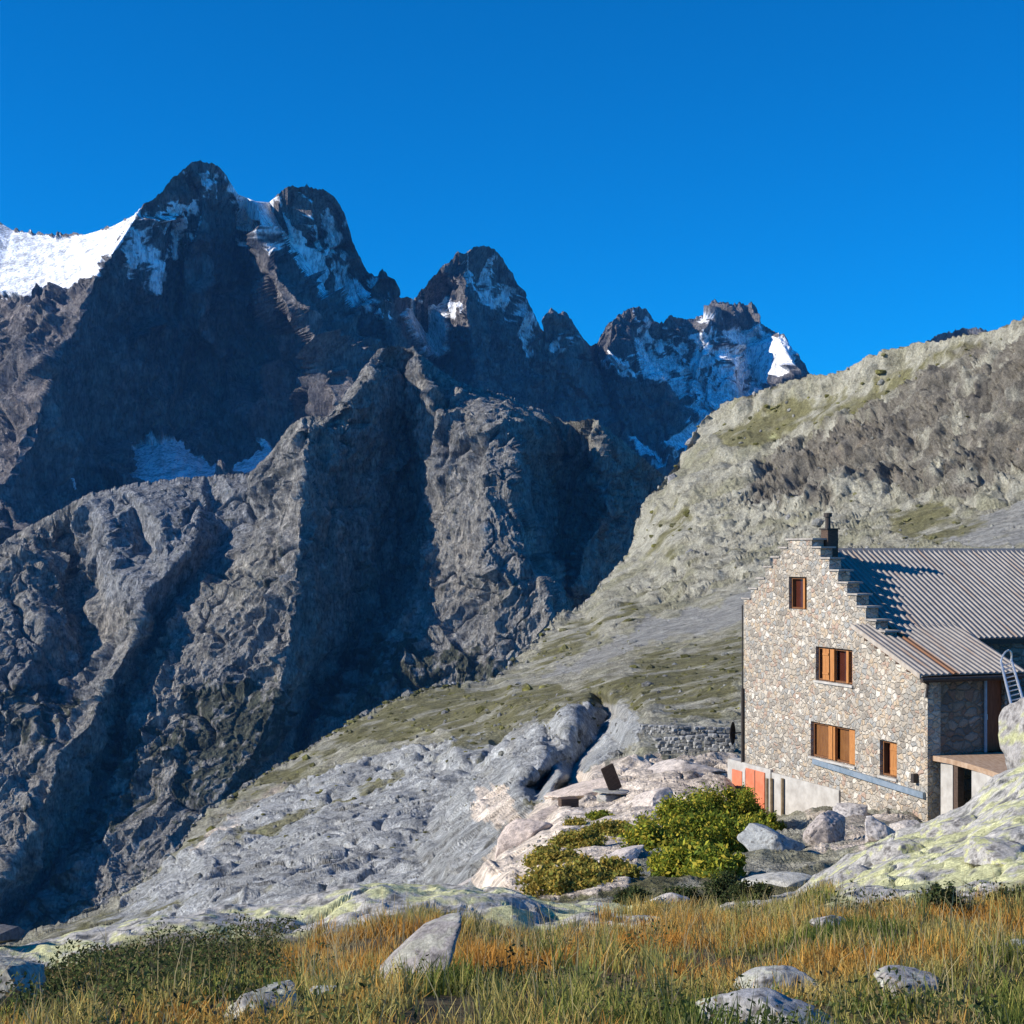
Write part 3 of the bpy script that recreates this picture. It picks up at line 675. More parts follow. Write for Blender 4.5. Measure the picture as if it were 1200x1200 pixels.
# ================================================================== MATERIALS FOR THE HUT
def stone_wall_mat(name, scale=5.3, shade=1.0, sat=1.0, mortar=(.52, .46, .38)):
    m, nt, b = mat(name); L = nt.links
    tc = N(nt, 'ShaderNodeTexCoord')
    nz = N(nt, 'ShaderNodeTexNoise', Scale=5.0, Detail=3.0); L.new(tc.outputs['Object'], nz.inputs['Vector'])
    sb = N(nt, 'ShaderNodeVectorMath', operation='SUBTRACT'); L.new(nz.outputs['Color'], sb.inputs[0]); sb.inputs[1].default_value = (.5, .5, .5)
    sc_ = N(nt, 'ShaderNodeVectorMath', operation='SCALE'); L.new(sb.outputs[0], sc_.inputs[0]); sc_.inputs['Scale'].default_value = .16
    ad = N(nt, 'ShaderNodeVectorMath', operation='ADD'); L.new(tc.outputs['Object'], ad.inputs[0]); L.new(sc_.outputs[0], ad.inputs[1])
    mp = N(nt, 'ShaderNodeMapping'); mp.inputs['Scale'].default_value = (1, 1, 1.25); L.new(ad.outputs[0], mp.inputs[0])
    v = N(nt, 'ShaderNodeTexVoronoi', Scale=scale); v.feature = 'F1'; v.inputs['Randomness'].default_value = .9; L.new(mp.outputs[0], v.inputs['Vector'])
    e = N(nt, 'ShaderNodeTexVoronoi', Scale=scale); e.feature = 'DISTANCE_TO_EDGE'; e.inputs['Randomness'].default_value = .9; L.new(mp.outputs[0], e.inputs['Vector'])
    sep = N(nt, 'ShaderNodeSeparateColor'); L.new(v.outputs['Color'], sep.inputs[0])
    q = shade
    st = ramp(nt, sep.outputs[0], [(0, (.33*q, .29*q, .24*q)), (.12, (.50*q, .43*q, .34*q)), (.3, (.40*q, .37*q, .32*q)), (.42, (.55*q, .43*q, .30*q)), (.56, (.46*q, .33*q, .25*q)), (.66, (.60*q, .53*q, .43*q)), (.84, (.38*q, .37*q, .34*q)), (.93, (.72*q, .65*q, .55*q))])
    st.color_ramp.interpolation = 'CONSTANT'
    n2 = N(nt, 'ShaderNodeTexNoise', Scale=22.0, Detail=6.0, Roughness=.7); L.new(tc.outputs['Object'], n2.inputs['Vector'])
    r2 = ramp(nt, n2.outputs[0], [(.3, .72), (.7, 1.2)])
    c = mixc(nt, 1.0, st.outputs[0], r2.outputs[0], 'MULTIPLY')
    f = ramp(nt, e.outputs['Distance'], [(.01, 0), (.055, 1)])
    n3 = N(nt, 'ShaderNodeTexNoise', Scale=.7, Detail=4.0); L.new(tc.outputs['Object'], n3.inputs['Vector'])
    r3 = ramp(nt, n3.outputs[0], [(.3, .82), (.7, 1.1)])
    c = mixc(nt, f.outputs[0], mortar, c); c = mixc(nt, 1.0, c, r3.outputs[0], 'MULTIPLY')
    L.new(c, b.inputs['Base Color']); b.inputs['Roughness'].default_value = .92
    h = ramp(nt, e.outputs['Distance'], [(.0, 0), (.16, 1)])
    hm = N(nt, 'ShaderNodeMath', operation='MULTIPLY_ADD'); L.new(n2.outputs[0], hm.inputs[0]); hm.inputs[1].default_value = .5; L.new(h.outputs[0], hm.inputs[2])
    bp = N(nt, 'ShaderNodeBump', Strength=.9, Distance=.045); L.new(hm.outputs[0], bp.inputs['Height']); L.new(bp.outputs[0], b.inputs['Normal'])
    return m
def noisy_mat(name, c1, c2, scale=6.0, rough=.8, metal=0.0, bump=.3, dist=.01, stretch=(1, 1, 1), spec=.25):
    m, nt, b = mat(name); L = nt.links
    tc = N(nt, 'ShaderNodeTexCoord'); mp = N(nt, 'ShaderNodeMapping'); mp.inputs['Scale'].default_value = stretch
    L.new(tc.outputs['Object'], mp.inputs[0])
    nz = N(nt, 'ShaderNodeTexNoise', Scale=scale, Detail=7.0, Roughness=.65); L.new(mp.outputs[0], nz.inputs['Vector'])
    r_ = ramp(nt, nz.outputs[0], [(.33, c1), (.67, c2)]); L.new(r_.outputs[0], b.inputs['Base Color'])
    b.inputs['Roughness'].default_value = rough; b.inputs['Metallic'].default_value = metal; b.inputs['Specular IOR Level'].default_value = spec
    bp = N(nt, 'ShaderNodeBump', Strength=bump, Distance=dist); L.new(nz.outputs[0], bp.inputs['Height']); L.new(bp.outputs[0], b.inputs['Normal'])
    return m
M_wall = stone_wall_mat('stone_masonry')
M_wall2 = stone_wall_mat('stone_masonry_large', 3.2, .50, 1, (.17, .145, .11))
M_slate = noisy_mat('slate_coping', (.26, .23, .20), (.46, .42, .37), 5, .85)
M_concrete = noisy_mat('concrete', (.38, .35, .31), (.55, .52, .47), 3, .9)
M_wood = noisy_mat('orange_wood', (.36, .14, .04), (.54, .24, .075), 8, .6, stretch=(4, 4, .5))
M_woodd = noisy_mat('brown_wood', (.13, .055, .025), (.24, .11, .045), 8, .6, stretch=(4, 4, .5))
M_pane = noisy_mat('window_glass', (.05, .014, .010), (.085, .025, .016), 2, .15, spec=.5, bump=.02)  # reddish reflection of the inner shutters is put into the pane colour
M_pane2 = noisy_mat('window_wood_blind', (.15, .06, .02), (.25, .11, .035), 5, .5, stretch=(3, 3, .6))
M_dark = noisy_mat('dark_metal', (.035, .03, .028), (.075, .06, .05), 8, .6)
M_darkw = noisy_mat('weathered_dark_timber', (.06, .04, .03), (.13, .085, .06), 8, .8, stretch=(1, 1, 4))
M_red = noisy_mat('salmon_red_paint', (.60, .17, .085), (.78, .26, .14), 3, .55, bump=.1)
M_white = noisy_mat('pale_weathered_frame', (.50, .45, .40), (.62, .58, .52), 6, .7)
M_blue = noisy_mat('grey_zinc', (.20, .26, .31), (.33, .38, .43), 5, .5, metal=.3)
M_alu = noisy_mat('aluminium', (.55, .55, .54), (.72, .72, .70), 5, .35, metal=.6)
M_deck = noisy_mat('brown_deck', (.32, .20, .12), (.50, .36, .25), 4, .8, stretch=(3, .6, 1))
# roof sheets: warm grey painted metal with rusty runs down the slope
def roof_mat(name, rust):
    m, nt, b = mat(name); L = nt.links
    tc = N(nt, 'ShaderNodeTexCoord')
    mp = N(nt, 'ShaderNodeMapping'); mp.inputs['Scale'].default_value = (5.5, .25, .25); L.new(tc.outputs['Object'], mp.inputs[0])
    nz = N(nt, 'ShaderNodeTexNoise', Scale=1.0, Detail=4.0, Roughness=.6); L.new(mp.outputs[0], nz.inputs['Vector'])
    n2 = N(nt, 'ShaderNodeTexNoise', Scale=3.0, Detail=8.0, Roughness=.7); L.new(tc.outputs['Object'], n2.inputs['Vector'])
    base = ramp(nt, n2.outputs[0], [(.3, (.26, .235, .21)), (.7, (.37, .335, .30))])
    r_ = ramp(nt, nz.outputs[0], [(.56, 0), (.68, .75)])
    c = mixc(nt, r_.outputs[0], base.outputs[0], (.27, .19, .14))
    if rust:
        sp = N(nt, 'ShaderNodeSeparateXYZ'); L.new(tc.outputs['Object'], sp.inputs[0])
        w = N(nt, 'ShaderNodeMath', operation='SUBTRACT'); L.new(sp.outputs[0], w.inputs[0]); w.inputs[1].default_value = rust
        w2 = N(nt, 'ShaderNodeMath', operation='ABSOLUTE'); L.new(w.outputs[0], w2.inputs[0])
        rr_ = ramp(nt, w2.outputs[0], [(.10, .95), (.16, 0)])
        c = mixc(nt, rr_.outputs[0], c, (.24, .115, .055))
    L.new(c, b.inputs['Base Color']); b.inputs['Roughness'].default_value = .55; b.inputs['Metallic'].default_value = .15
    return m
M_roof = roof_mat('roof_sheet', 0); M_roof2 = roof_mat('roof_sheet_rusted', .55)

# ================================================================== THE HUT
HA = R(20.0); cs, sn = math.cos(HA), math.sin(HA)
HX0, HY0 = 487.0 / F * 42.0, 42.0
def gb(px, a=0.0):
    """distance b along the gable for a pixel column, on the plane a"""
    r = (px - 600) / F
    return (HX0 + a * cs - (HY0 + a * sn) * r) / (sn + cs * r)
def gdist(a, b): return HY0 + a * sn + b * cs
def gz(px, py, a=0.0): return (HOR - py) / F * gdist(a, gb(px, a))
def hut_world(a, b, z): return Vector((HX0 + a * cs - b * sn, HY0 + a * sn + b * cs, z))
hut = empty('mountain_hut', (HX0, HY0, 0), HA)
tag(hut, 'stone mountain refuge with stepped gable, ribbed metal roof and brown shuttered windows on the right', 'mountain hut')

def box(bm, x0, x1, y0, y1, z0, z1):
    vs = [bm.verts.new(v) for v in ((x0,y0,z0),(x1,y0,z0),(x1,y1,z0),(x0,y1,z0),(x0,y0,z1),(x1,y0,z1),(x1,y1,z1),(x0,y1,z1))]
    for f in ((3,2,1,0),(4,5,6,7),(0,1,5,4),(1,2,6,5),(2,3,7,6),(3,0,4,7)): bm.faces.new([vs[i] for i in f])
    return vs
def bar(bm, p, q, r, n=8):
    p, q = Vector(p), Vector(q); d = (q - p); u = d.orthogonal().normalized(); w = d.normalized().cross(u)
    a = [bm.verts.new(p + (u * math.cos(t) + w * math.sin(t)) * r) for t in [2 * math.pi * k / n for k in range(n)]]
    b = [bm.verts.new(q + (u * math.cos(t) + w * math.sin(t)) * r) for t in [2 * math.pi * k / n for k in range(n)]]
    for k in range(n): bm.faces.new((a[k], a[(k + 1) % n], b[(k + 1) % n], b[k]))
    bm.faces.new(a[::-1]); bm.faces.new(b)
def boxobj(name, m, x0, x1, y0, y1, z0, z1, parent=hut, bevel=0.0):
    bm = bmesh.new(); box(bm, x0, x1, y0, y1, z0, z1)
    if bevel: bmesh.ops.bevel(bm, geom=bm.edges[:], offset=bevel, segments=1, affect='EDGES')
    return bobj(name, bm, m, parent)

RB, RZ = 6.75, 0.15                     # ridge
SL = (RZ + 2.39) / (RB - 2.1)           # slope of the main roof
TH = 0.42
steps_r = []                            # (b_outer, b_inner, top z) of the crow steps, right and left
top_z = .46
zt = [.2, -.13, -.50, -.86, -1.20, -1.55, -1.92, -2.22]
bt = [6.02, 5.52, 5.02, 4.52, 4.02, 3.52, 3.02, 2.52, 2.08]
for k in range(8): steps_r.append((bt[k + 1], bt[k], zt[k]))
steps_l = [(7.45 + .49 * k, 7.45 + .49 * (k + 1), z) for k, z in enumerate([.2, -.1, -.42, -.8, -1.15, -1.5])]
BL = 10.39
zb = -9.4
wins = [('W1', 924.5, 945.5, 676, 714), ('W2', 956, 999, 759.5, 800), ('W3', 950, 1002, 850, 892), ('W4', 1031, 1051, 868.5, 910.5)]
holes = []
for nme, xa, xb, ya, yb in wins:
    xm = (xa + xb) / 2
    holes.append((gb(xb), gb(xa), gz(xm, yb), gz(xm, ya)))
bs = sorted(set([0, 2.08, BL] + bt + [s_[0] for s_ in steps_l] + [h[0] for h in holes] + [h[1] for h in holes] + [.42, .84, 1.26, 1.68]))
def top_at(b):
    if b < 2.08: return -3.34 + (math.floor(b / .42) * .42 + .12) * .36
    for o_, i_, z in steps_r:
        if o_ <= b < i_: return z
    for i_, o_, z in steps_l:
        if i_ <= b < o_: return z
    return top_z if b < 7.45 else -1.5
zs = sorted(set([zb] + [top_at((a + c) / 2) for a, c in zip(bs[:-1], bs[1:])] + [h[2] for h in holes] + [h[3] for h in holes]))
solid = {}
for i in range(len(bs) - 1):
    bm_ = (bs[i] + bs[i + 1]) / 2
    for j in range(len(zs) - 1):
        zm = (zs[j] + zs[j + 1]) / 2
        solid[i, j] = zm < top_at(bm_) and not any(h[0] < bm_ < h[1] and h[2] < zm < h[3] for h in holes)
bm = bmesh.new(); vc = {}
def gv(a, i, j):
    if (a, i, j) not in vc: vc[a, i, j] = bm.verts.new((a, bs[i], zs[j]))
    return vc[a, i, j]
for (i, j), sld in solid.items():
    if not sld: continue
    bm.faces.new((gv(0, i, j), gv(0, i, j + 1), gv(0, i + 1, j + 1), gv(0, i + 1, j)))
    bm.faces.new((gv(TH, i, j), gv(TH, i + 1, j), gv(TH, i + 1, j + 1), gv(TH, i, j + 1)))
    for di, dj, e in ((-1, 0, ((i, j), (i, j + 1))), (1, 0, ((i + 1, j + 1), (i + 1, j))), (0, -1, ((i + 1, j), (i, j))), (0, 1, ((i, j + 1), (i + 1, j + 1)))):
        if not solid.get((i + di, j + dj), False):
            (a1, a2), (b1, b2) = e
            bm.faces.new((gv(0, b1, b2), gv(0, a1, a2), gv(TH, a1, a2), gv(TH, b1, b2)))
bmesh.ops.recalc_face_normals(bm, faces=bm.faces[:])
bobj('gable_wall', bm, M_wall, hut)
# coping slabs
def coping(b0, b1, z, ow=.0):
    bm = bmesh.new(); vs = box(bm, -.05, TH + .06, b0, b1, z + .002, z + .055)
    bobj('coping_slab', bm, M_slate, hut)
coping(6.02 - .12, 7.45 + .12, top_z)
for o_, i_, z in steps_r: coping(o_ - .12, i_ - .003 + .0, z)
for i_, o_, z in steps_l: coping(i_ + .003, o_ + .1, z)

# windows: strips across each opening
def window(h, strips, depth=.2):
    b0, b1, z0, z1 = h; g = .012
    w = b1 - b0; t = .06
    bm = bmesh.new()
    box(bm, .10, .24, b0 + g, b1 - g, z1 - t - g, z1 - g); box(bm, .10, .24, b0 + g, b1 - g, z0 + g, z0 + t)
    box(bm, .10, .24, b0 + g, b0 + t, z0 + t + .001, z1 - t - g - .001); box(bm, .10, .24, b1 - t, b1 - g, z0 + t + .001, z1 - t - g - .001)
    fr = bobj('window', bm, M_woodd, hut)
    for kind, u0, u1, a in strips:       # u from the left (far) side
        y1 = b1 - w * u0; y0 = b1 - w * u1
        if kind == 'post': boxobj('mullion', M_wood, a, a + .1, y0, y1, z0 + .03, z1 - .05, fr)
        elif kind == 'shutter':
            bm = bmesh.new(); n = max(2, int((y1 - y0) / .13)); q = (y1 - y0) / n
            for k in range(n): box(bm, a, a + .035, y0 + k * q + .004, y0 + (k + 1) * q - .004, z0 + .04, z1 - .06)
            zc = [z0 + .2, z1 - .26]
            for z_ in zc: box(bm, a - .02, a - .001, y0 + .02, y1 - .02, z_, z_ + .07)
            bobj('shutter', bm, M_wood, fr)
        elif kind == 'brown':
            boxobj('shutter', M_pane2, a, a + .03, y0, y1, z0 + .05, z1 - .06, fr)
        else:
            boxobj('pane', M_pane, a, a + .02, y0, y1, z0 + .05, z1 - .06, fr)
    # stone sill
    return fr
window(holes[0], [('pane', .05, .95, .22), ('post', .70, .80, .06)])
window(holes[1], [('shutter', .12, .30, .09), ('post', .36, .47, .05), ('pane', .05, .95, .235), ('post', .78, .84, .07), ('post', .90, .97, .12)])
window(holes[2], [('brown', .04, .42, .16), ('post', .38, .47, .05), ('post', .50, .54, .03), ('brown', .54, .80, .20), ('post', .84, .96, .06)])
window(holes[3], [('pane', .05, .45, .26), ('shutter', .44, .96, .10)])
for h in holes[1:]:
    boxobj('window_sill', M_concrete, -.06, .098, h[0] - .05, h[1] + .05, h[2] - .07, h[2] - .003)
# grey zinc ledge strip and a lower plinth band
bl1, bl0 = gb(955), gb(1085)
bm = bmesh.new(); vs = box(bm, -.10, -.003, bl0, bl1, -6.68, -6.52)
for v in vs:
    if v.co.y > 3: v.co.z += .22
bobj('flashing', bm, M_blue, hut)

# other walls
bm = bmesh.new()
box(bm, TH + .003, 12.5, 2.1, 2.5, -6.5, -2.45)                        # front wall of the main hut
box(bm, 12.1, 12.5, 2.503, BL, -8, -1.6); box(bm, TH + .003, 12.097, BL - .4, BL - .003, -8.5, -1.95)
bobj('rear_wall', bm, M_wall2, hut)
bm = bmesh.new(); box(bm, 12.12, 12.48, 2.6, BL - .1, -1.595, -1.2)
b_ = bm.verts.new((12.12, RB, RZ - .15)); bm.free()
bm = bmesh.new(); box(bm, TH + .003, 1.92, .02, .42, -7.6, -3.36)
box(bm, 2.56, 2.75, .02, .42, -5.5, -3.36)
bobj('front_wall', bm, M_wall2, hut)
boxobj('side_wall', M_wall2, 2.40, 2.75, .423, 2.097, -6.5, -3.2)
dr = boxobj('entrance_door', noisy_mat('red_brown_door', (.14, .05, .02), (.24, .09, .04), 6, .6, stretch=(4, 4, .5)), 1.96, 2.54, .16, .22, -5.48, -3.42)
boxobj('door_handle', M_alu, 2.02, 2.06, .12, .158, -4.6, -4.45, dr)
bm = bmesh.new(); bar(bm, (1.86, -.05, -5.48), (1.86, -.05, -3.42), .045, 8); bobj('porch_post', bm, M_blue, hut)
bm = bmesh.new(); box(bm, -.45, 2.8, -.42, -.30, -3.46, -3.30); bobj('eaves_beam', bm, M_darkw, hut)
bm = bmesh.new(); bar(bm, (-.58, -.56, -3.36), (2.9, -.56, -3.36), .05, 8); bobj('gutter', bm, M_dark, hut)
bm = bmesh.new(); bar(bm, (-.08, -.12, -3.5), (-.10, -.08, -3.9), .035, 8); bar(bm, (-.5, -.5, -3.40), (-.08, -.12, -3.52), .035, 8); bobj('downpipe', bm, M_dark, hut)

# corrugated roofs
def roof_sheet(name, a0, a1, b_hi, z_hi, b_lo, z_lo, m, period=.19, rib=.035, flip=1):
    xs = []; a = a0
    while a < a1 - 1e-6:
        for du, h in ((0, 0), (.50, 0), (.62, 1), (.84, 1), (.96, 0)):
            if a + du * period <= a1: xs.append((a + du * period, h * rib))
        a += period
    xs.append((a1, 0))
    n = Vector((0, -(z_hi - z_lo), (b_hi - b_lo))).normalized() if b_hi > b_lo else Vector((0, (z_hi - z_lo), (b_lo - b_hi))).normalized()
    bm = bmesh.new(); rows = []
    for b, z in ((b_hi, z_hi), (b_lo, z_lo)):
        rows.append([bm.verts.new((x, b + n.y * h, z + n.z * h)) for x, h in xs])
        rows.append([bm.verts.new((x, b - n.y * .03, z - n.z * .03)) for x, h in xs])
    for k in range(len(xs) - 1):
        bm.faces.new((rows[0][k], rows[0][k + 1], rows[2][k + 1], rows[2][k]))
        bm.faces.new((rows[1][k], rows[3][k], rows[3][k + 1], rows[1][k + 1]))
        bm.faces.new((rows[2][k], rows[2][k + 1], rows[3][k + 1], rows[3][k]))
        bm.faces.new((rows[0][k + 1], rows[0][k], rows[1][k], rows[1][k + 1]))
    for k in (0, -1): bm.faces.new((rows[0][k], rows[2][k], rows[3][k], rows[1][k]))
    bmesh.ops.recalc_face_normals(bm, faces=bm.faces[:])
    return bobj(name, bm, m, hut)
roof = roof_sheet('roof', TH + .01, 12.6, RB, RZ, 2.0, RZ - SL * (RB - 2.0), M_roof)
roof_sheet('roof', TH + .01, 12.6, RB + .001, RZ, 10.9, RZ - SL * (10.9 - RB), M_roof)
bm = bmesh.new(); v = [(-.16, -.09), (0, .06), (.16, -.09), (.15, -.12), (0, .03), (-.15, -.12)]
e0 = [bm.verts.new((TH + .0, RB + y, RZ + z)) for y, z in v]; e1 = [bm.verts.new((12.62, RB + y, RZ + z)) for y, z in v]
for k in range(6): bm.faces.new((e0[k], e0[(k + 1) % 6], e1[(k + 1) % 6], e1[k]))
bm.faces.new(e0); bm.faces.new(e1[::-1])
bobj('ridge_cap', bm, M_roof, roof)
low = roof_sheet('porch_roof', -.56, 2.92, 2.84, -2.03, -.5, -3.24, M_roof2)
bm = bmesh.new()
for a_ in (-.62,):
    vs = box(bm, a_, a_ + .055, -.52, 2.86, 0, .13)
    for v in vs: v.co.z += -3.24 + (v.co.y + .5) * (1.21 / 3.34) - .09
bobj('bargeboard', bm, noisy_mat('pale_bargeboard', (.36, .30, .24), (.50, .44, .37), 5, .8), low)
for k in range(5):
    b_ = .15 + k * .52
    boxobj('purlin', M_darkw, -.5, -.003, b_, b_ + .12, -3.24 + (b_ + .5) * .362 - .22, -3.24 + (b_ + .5) * .362 - .085, low)
bm = bmesh.new(); box(bm, 2.0, 12.6, 1.88, 1.97, -2.62, -2.46); bobj('fascia', bm, M_darkw, hut)

# chimney
ch = boxobj('chimney', M_darkw, .46, .84, 5.85, 6.25, -.2, .78, hut, .01)
bm = bmesh.new(); bar(bm, (.62, 6.1, .78), (.62, 6.1, 1.18), .085, 12); bar(bm, (.62, 6.1, 1.181), (.62, 6.1, 1.30), .135, 12); bobj('chimney_pipe', bm, M_dark, ch)
boxobj('chimney_cap', M_dark, .42, .88, 5.81, 6.29, .782, .82, ch)

# cellar: concrete facing, pipes and salmon doors
zc0 = gz(880, 957)
boxobj('cellar_wall', M_concrete, -.10, .4, gb(906), 11.35, zb, gz(880, 895))
c1 = boxobj('concrete_facing', M_concrete, -.06, -.003, gb(985), gb(906) - .003, zb, gz(940, 914))
for xa, xb in ((862, 873.5), (878, 900)):
    d_ = boxobj('cellar_door', M_red, -.14, -.103, gb(xb), gb(xa), gz(xa, 948), gz((xa + xb) / 2, 902.5))
    if xb - xa > 15:
        xm = 889
        boxobj('door_seam', M_darkw, -.146, -.1405, gb(xm + .4), gb(xm - .4), gz(xa, 947.5), gz(xm, 903), d_)
bm = bmesh.new()
for px_ in (903, 908, 921): bar(bm, (-.13, gb(px_), -9.0), (-.13, gb(px_), gz(px_, 912)), .05, 8)
bobj('drainpipe', bm, noisy_mat('rusty_pipe', (.18, .13, .07), (.33, .25, .16), 6, .7), hut)
boxobj('door_jamb', M_white, -.13, -.101, gb(877), gb(874), gz(875, 950), gz(875, 901))
# dark downpipe and bracket on the far corner of the gable
bm = bmesh.new(); bar(bm, (-.06, BL - .02, -7.0), (-.06, BL - .02, -4.5), .05, 8); bar(bm, (-.04, BL + .02, -4.5), (-.04, BL + .02, -1.7), .022, 6); bobj('corner_pipe', bm, M_dark, hut)
# small wall lamp at the near corner
bm = bmesh.new(); box(bm, -.16, -.003, .42, .56, -6.30, -6.05); lp = bobj('wall_lamp', bm, M_dark, hut)

# satellite dish on the far corner
ds = empty('satellite_dish', hut_world(-.25, BL + .30, -6.05)); tag(ds, 'dark oval dish bracketed to the far left corner of the stone hut', 'satellite dish')
bm = bmesh.new(); rings = []
for k in range(7):
    t = k / 6; rings.append([bm.verts.new((.26 * t * math.cos(u), .10 - .10 * t * t, .40 * t * math.sin(u))) for u in [2 * math.pi * q / 24 for q in range(24)]] if k else [bm.verts.new((0, .10, 0))])
for q in range(24):
    bm.faces.new((rings[0][0], rings[1][q], rings[1][(q + 1) % 24]))
    for k in range(1, 6): bm.faces.new((rings[k][q], rings[k + 1][q], rings[k + 1][(q + 1) % 24], rings[k][(q + 1) % 24]))
bmesh.ops.solidify(bm, geom=bm.faces[:], thickness=.02)
dd_ = bobj('dish', bm, M_dark, ds, True); dd_.rotation_euler = (0, 0, R(62))
bm = bmesh.new(); bar(bm, (0, .1, 0), (.45, .1, .02), .025, 6); bobj('bracket', bm, M_dark, ds)

# terrace slab in front of the porch
def zpt(px, py, z): d = (z * F) / (HOR - py); return Vector(((px - 600) / F * d, d, z))
TZ = -5.5
outl = [zpt(1093, 885.5, TZ), zpt(1112, 889, TZ), zpt(1135, 895, TZ), zpt(1158, 902, TZ), zpt(1180, 910, TZ), zpt(1202, 920, TZ), zpt(1260, 945, TZ)]
back = [hut_world(9, 2.05, TZ), hut_world(2.8, 2.05, TZ), hut_world(2.8, -.03, TZ), hut_world(.12, -.03, TZ)]
ter = empty('terrace', outl[0]); tag(ter, 'flat brown terrace deck with a dark doorway underneath beside the hut porch', 'terrace')
bm = bmesh.new(); pts = [p - outl[0] for p in outl + back]
t_ = [bm.verts.new(p) for p in pts]; l_ = [bm.verts.new(p - Vector((0, 0, .14))) for p in pts]
bm.faces.new(t_); bm.faces.new(l_[::-1])
for k in range(len(pts)): bm.faces.new((t_[k], l_[k], l_[(k + 1) % len(pts)], t_[(k + 1) % len(pts)]))
bmesh.ops.recalc_face_normals(bm, faces=bm.faces[:]); bmesh.ops.triangulate(bm, faces=bm.faces[:])
bobj('deck', bm, M_deck, ter)
# wall under the deck edge with the doorway gap
def wall_run(pa, pb, z0, z1, th, name, m, parent):
    d = (pb - pa); d.z = 0; n = Vector((-d.y, d.x, 0)).normalized() * th
    bm = bmesh.new(); q = [pa, pb, pb + n, pa + n]
    lo = [bm.verts.new((p.x, p.y, z0)) for p in q]; hi = [bm.verts.new((p.x, p.y, z1)) for p in q]
    bm.faces.new(lo[::-1]); bm.faces.new(hi)
    for k in range(4): bm.faces.new((lo[k], lo[(k + 1) % 4], hi[(k + 1) % 4], hi[k]))
    bmesh.ops.recalc_face_normals(bm, faces=bm.faces[:])
    for v in bm.verts: v.co -= outl[0]
    return bobj(name, bm, m, parent)
def edge_pt(px, inset=.08):
    for k in range(len(outl) - 1):
        a, b = outl[k], outl[k + 1]; pa_, pb_ = 600 + F * a.x / a.y, 600 + F * b.x / b.y
        if pa_ <= px <= pb_: t = (px - pa_) / (pb_ - pa_); return a.lerp(b, t) + Vector((inset, 0, 0))
    return outl[-1]
wall_run(edge_pt(1099), edge_pt(1113), -8.2, TZ - .143, .3, 'support_wall', M_concrete, ter)
wall_run(edge_pt(1135), edge_pt(1235), -8.2, TZ - .143, .3, 'support_wall', M_concrete, ter)
wall_run(edge_pt(1112) + Vector((.9, .2, 0)), edge_pt(1137) + Vector((.9, 0, 0)), -8.2, TZ - .143, .1, 'cellar_back', M_darkw, ter)
wall_run(edge_pt(1114), edge_pt(1119), -8.2, TZ - .143, .18, 'door_post', M_darkw, ter)

# ladder leaning from the boulder to the porch eave
la = empty('ladder', P(1190, 842, 36.0)); tag(la, 'aluminium ladder with a hooked top leaning against the porch eave', 'ladder')
bm = bmesh.new()
lb, lt = P(1189, 842, 36.0), P(1173, 776, 40.6); rb_, rt = P(1204, 838, 36.3), P(1185, 773, 40.9)
lb, lt, rb_, rt = [Vector(v) - Vector(la.location) for v in (lb, lt, rb_, rt)]
bar(bm, lb, lt, .035); bobj('rail', bm, M_alu, la)
bm = bmesh.new(); bar(bm, rb_, rt, .035); bobj('rail', bm, M_alu, la)
for k in range(12):
    t = (k + .6) / 12.5; bm = bmesh.new(); bar(bm, lb.lerp(lt, t), rb_.lerp(rt, t), .018, 6); bobj('rung', bm, M_alu, la)
bm = bmesh.new(); pr = None
for k in range(9):
    u = math.pi * k / 8; c_ = (lt + rt) / 2; q = c_ + (lt - rt) / 2 * math.cos(u) * 1.05 + Vector((.05, 0, .28)) * math.sin(u)
    if pr is not None: bar(bm, pr, q, .025, 6)
    pr = q
bobj('hook', bm, M_alu, la)

# ================================================================== BOULDERS AND STONES
def rock_col(p, seed, base, lich, dark, lamt=.0, scale=1.0):
    t = fbm(p / (.35 * scale), 4, .6, seed); t2 = fbm(p / (.07 * scale), 3, .6, seed + 3)
    c = np.ones((len(p), 3)) * np.array(base)
    c = mixcol(c, sst(t2, -.05, .35) * .6, tuple(min(1, v * 1.25) for v in base))
    c = mixcol(c, sst(t * .7 + t2 * .7 + lamt, .12, .3) * .85, lich)
    c = mixcol(c, sst(-t2 - t * .3, .24, .42) * .8, dark)
    return c
M_boulder = terrain_mat('boulder_rock', 14.0, .5, .012, (.7, 1.25))
def boulder(name, loc, size, rot, seed, base=(.36, .34, .31), lich=(.46, .46, .36), dark=(.11, .10, .095), lamt=0.0, planes=9, level=5, label=None, cat='boulder', group=None, rough=.07):
    bm = bmesh.new(); bmesh.ops.create_icosphere(bm, subdivisions=level, radius=1)
    v = np.array([q.co[:] for q in bm.verts]); f = np.array([[w.index for w in q.verts] for q in bm.faces]); bm.free()
    rs = np.random.RandomState(seed)
    for k in range(planes):
        n = rs.randn(3); n /= np.linalg.norm(n); o_ = rs.uniform(.45, .8)
        v = v - n[None, :] * np.maximum(v @ n - o_, 0)[:, None] * .92
    v = v * np.array(size)
    m_ = float(np.mean(size)); n_ = v / np.linalg.norm(v, axis=1, keepdims=True)
    v = v + n_ * (fbm(v / (m_ * .8), 5, .55, seed + 1, True) * m_ * rough + fbm(v / (m_ * .15), 4, .6, seed + 2) * m_ * rough * .45)[:, None]
    c = rock_col(v, seed, base, lich, dark, lamt, max(.5, m_))
    o = npmesh(name, v, f, M_boulder, c, None, True)
    o.location = loc; o.rotation_euler = [R(a) for a in rot]
    tag(o, label, cat, group); return o

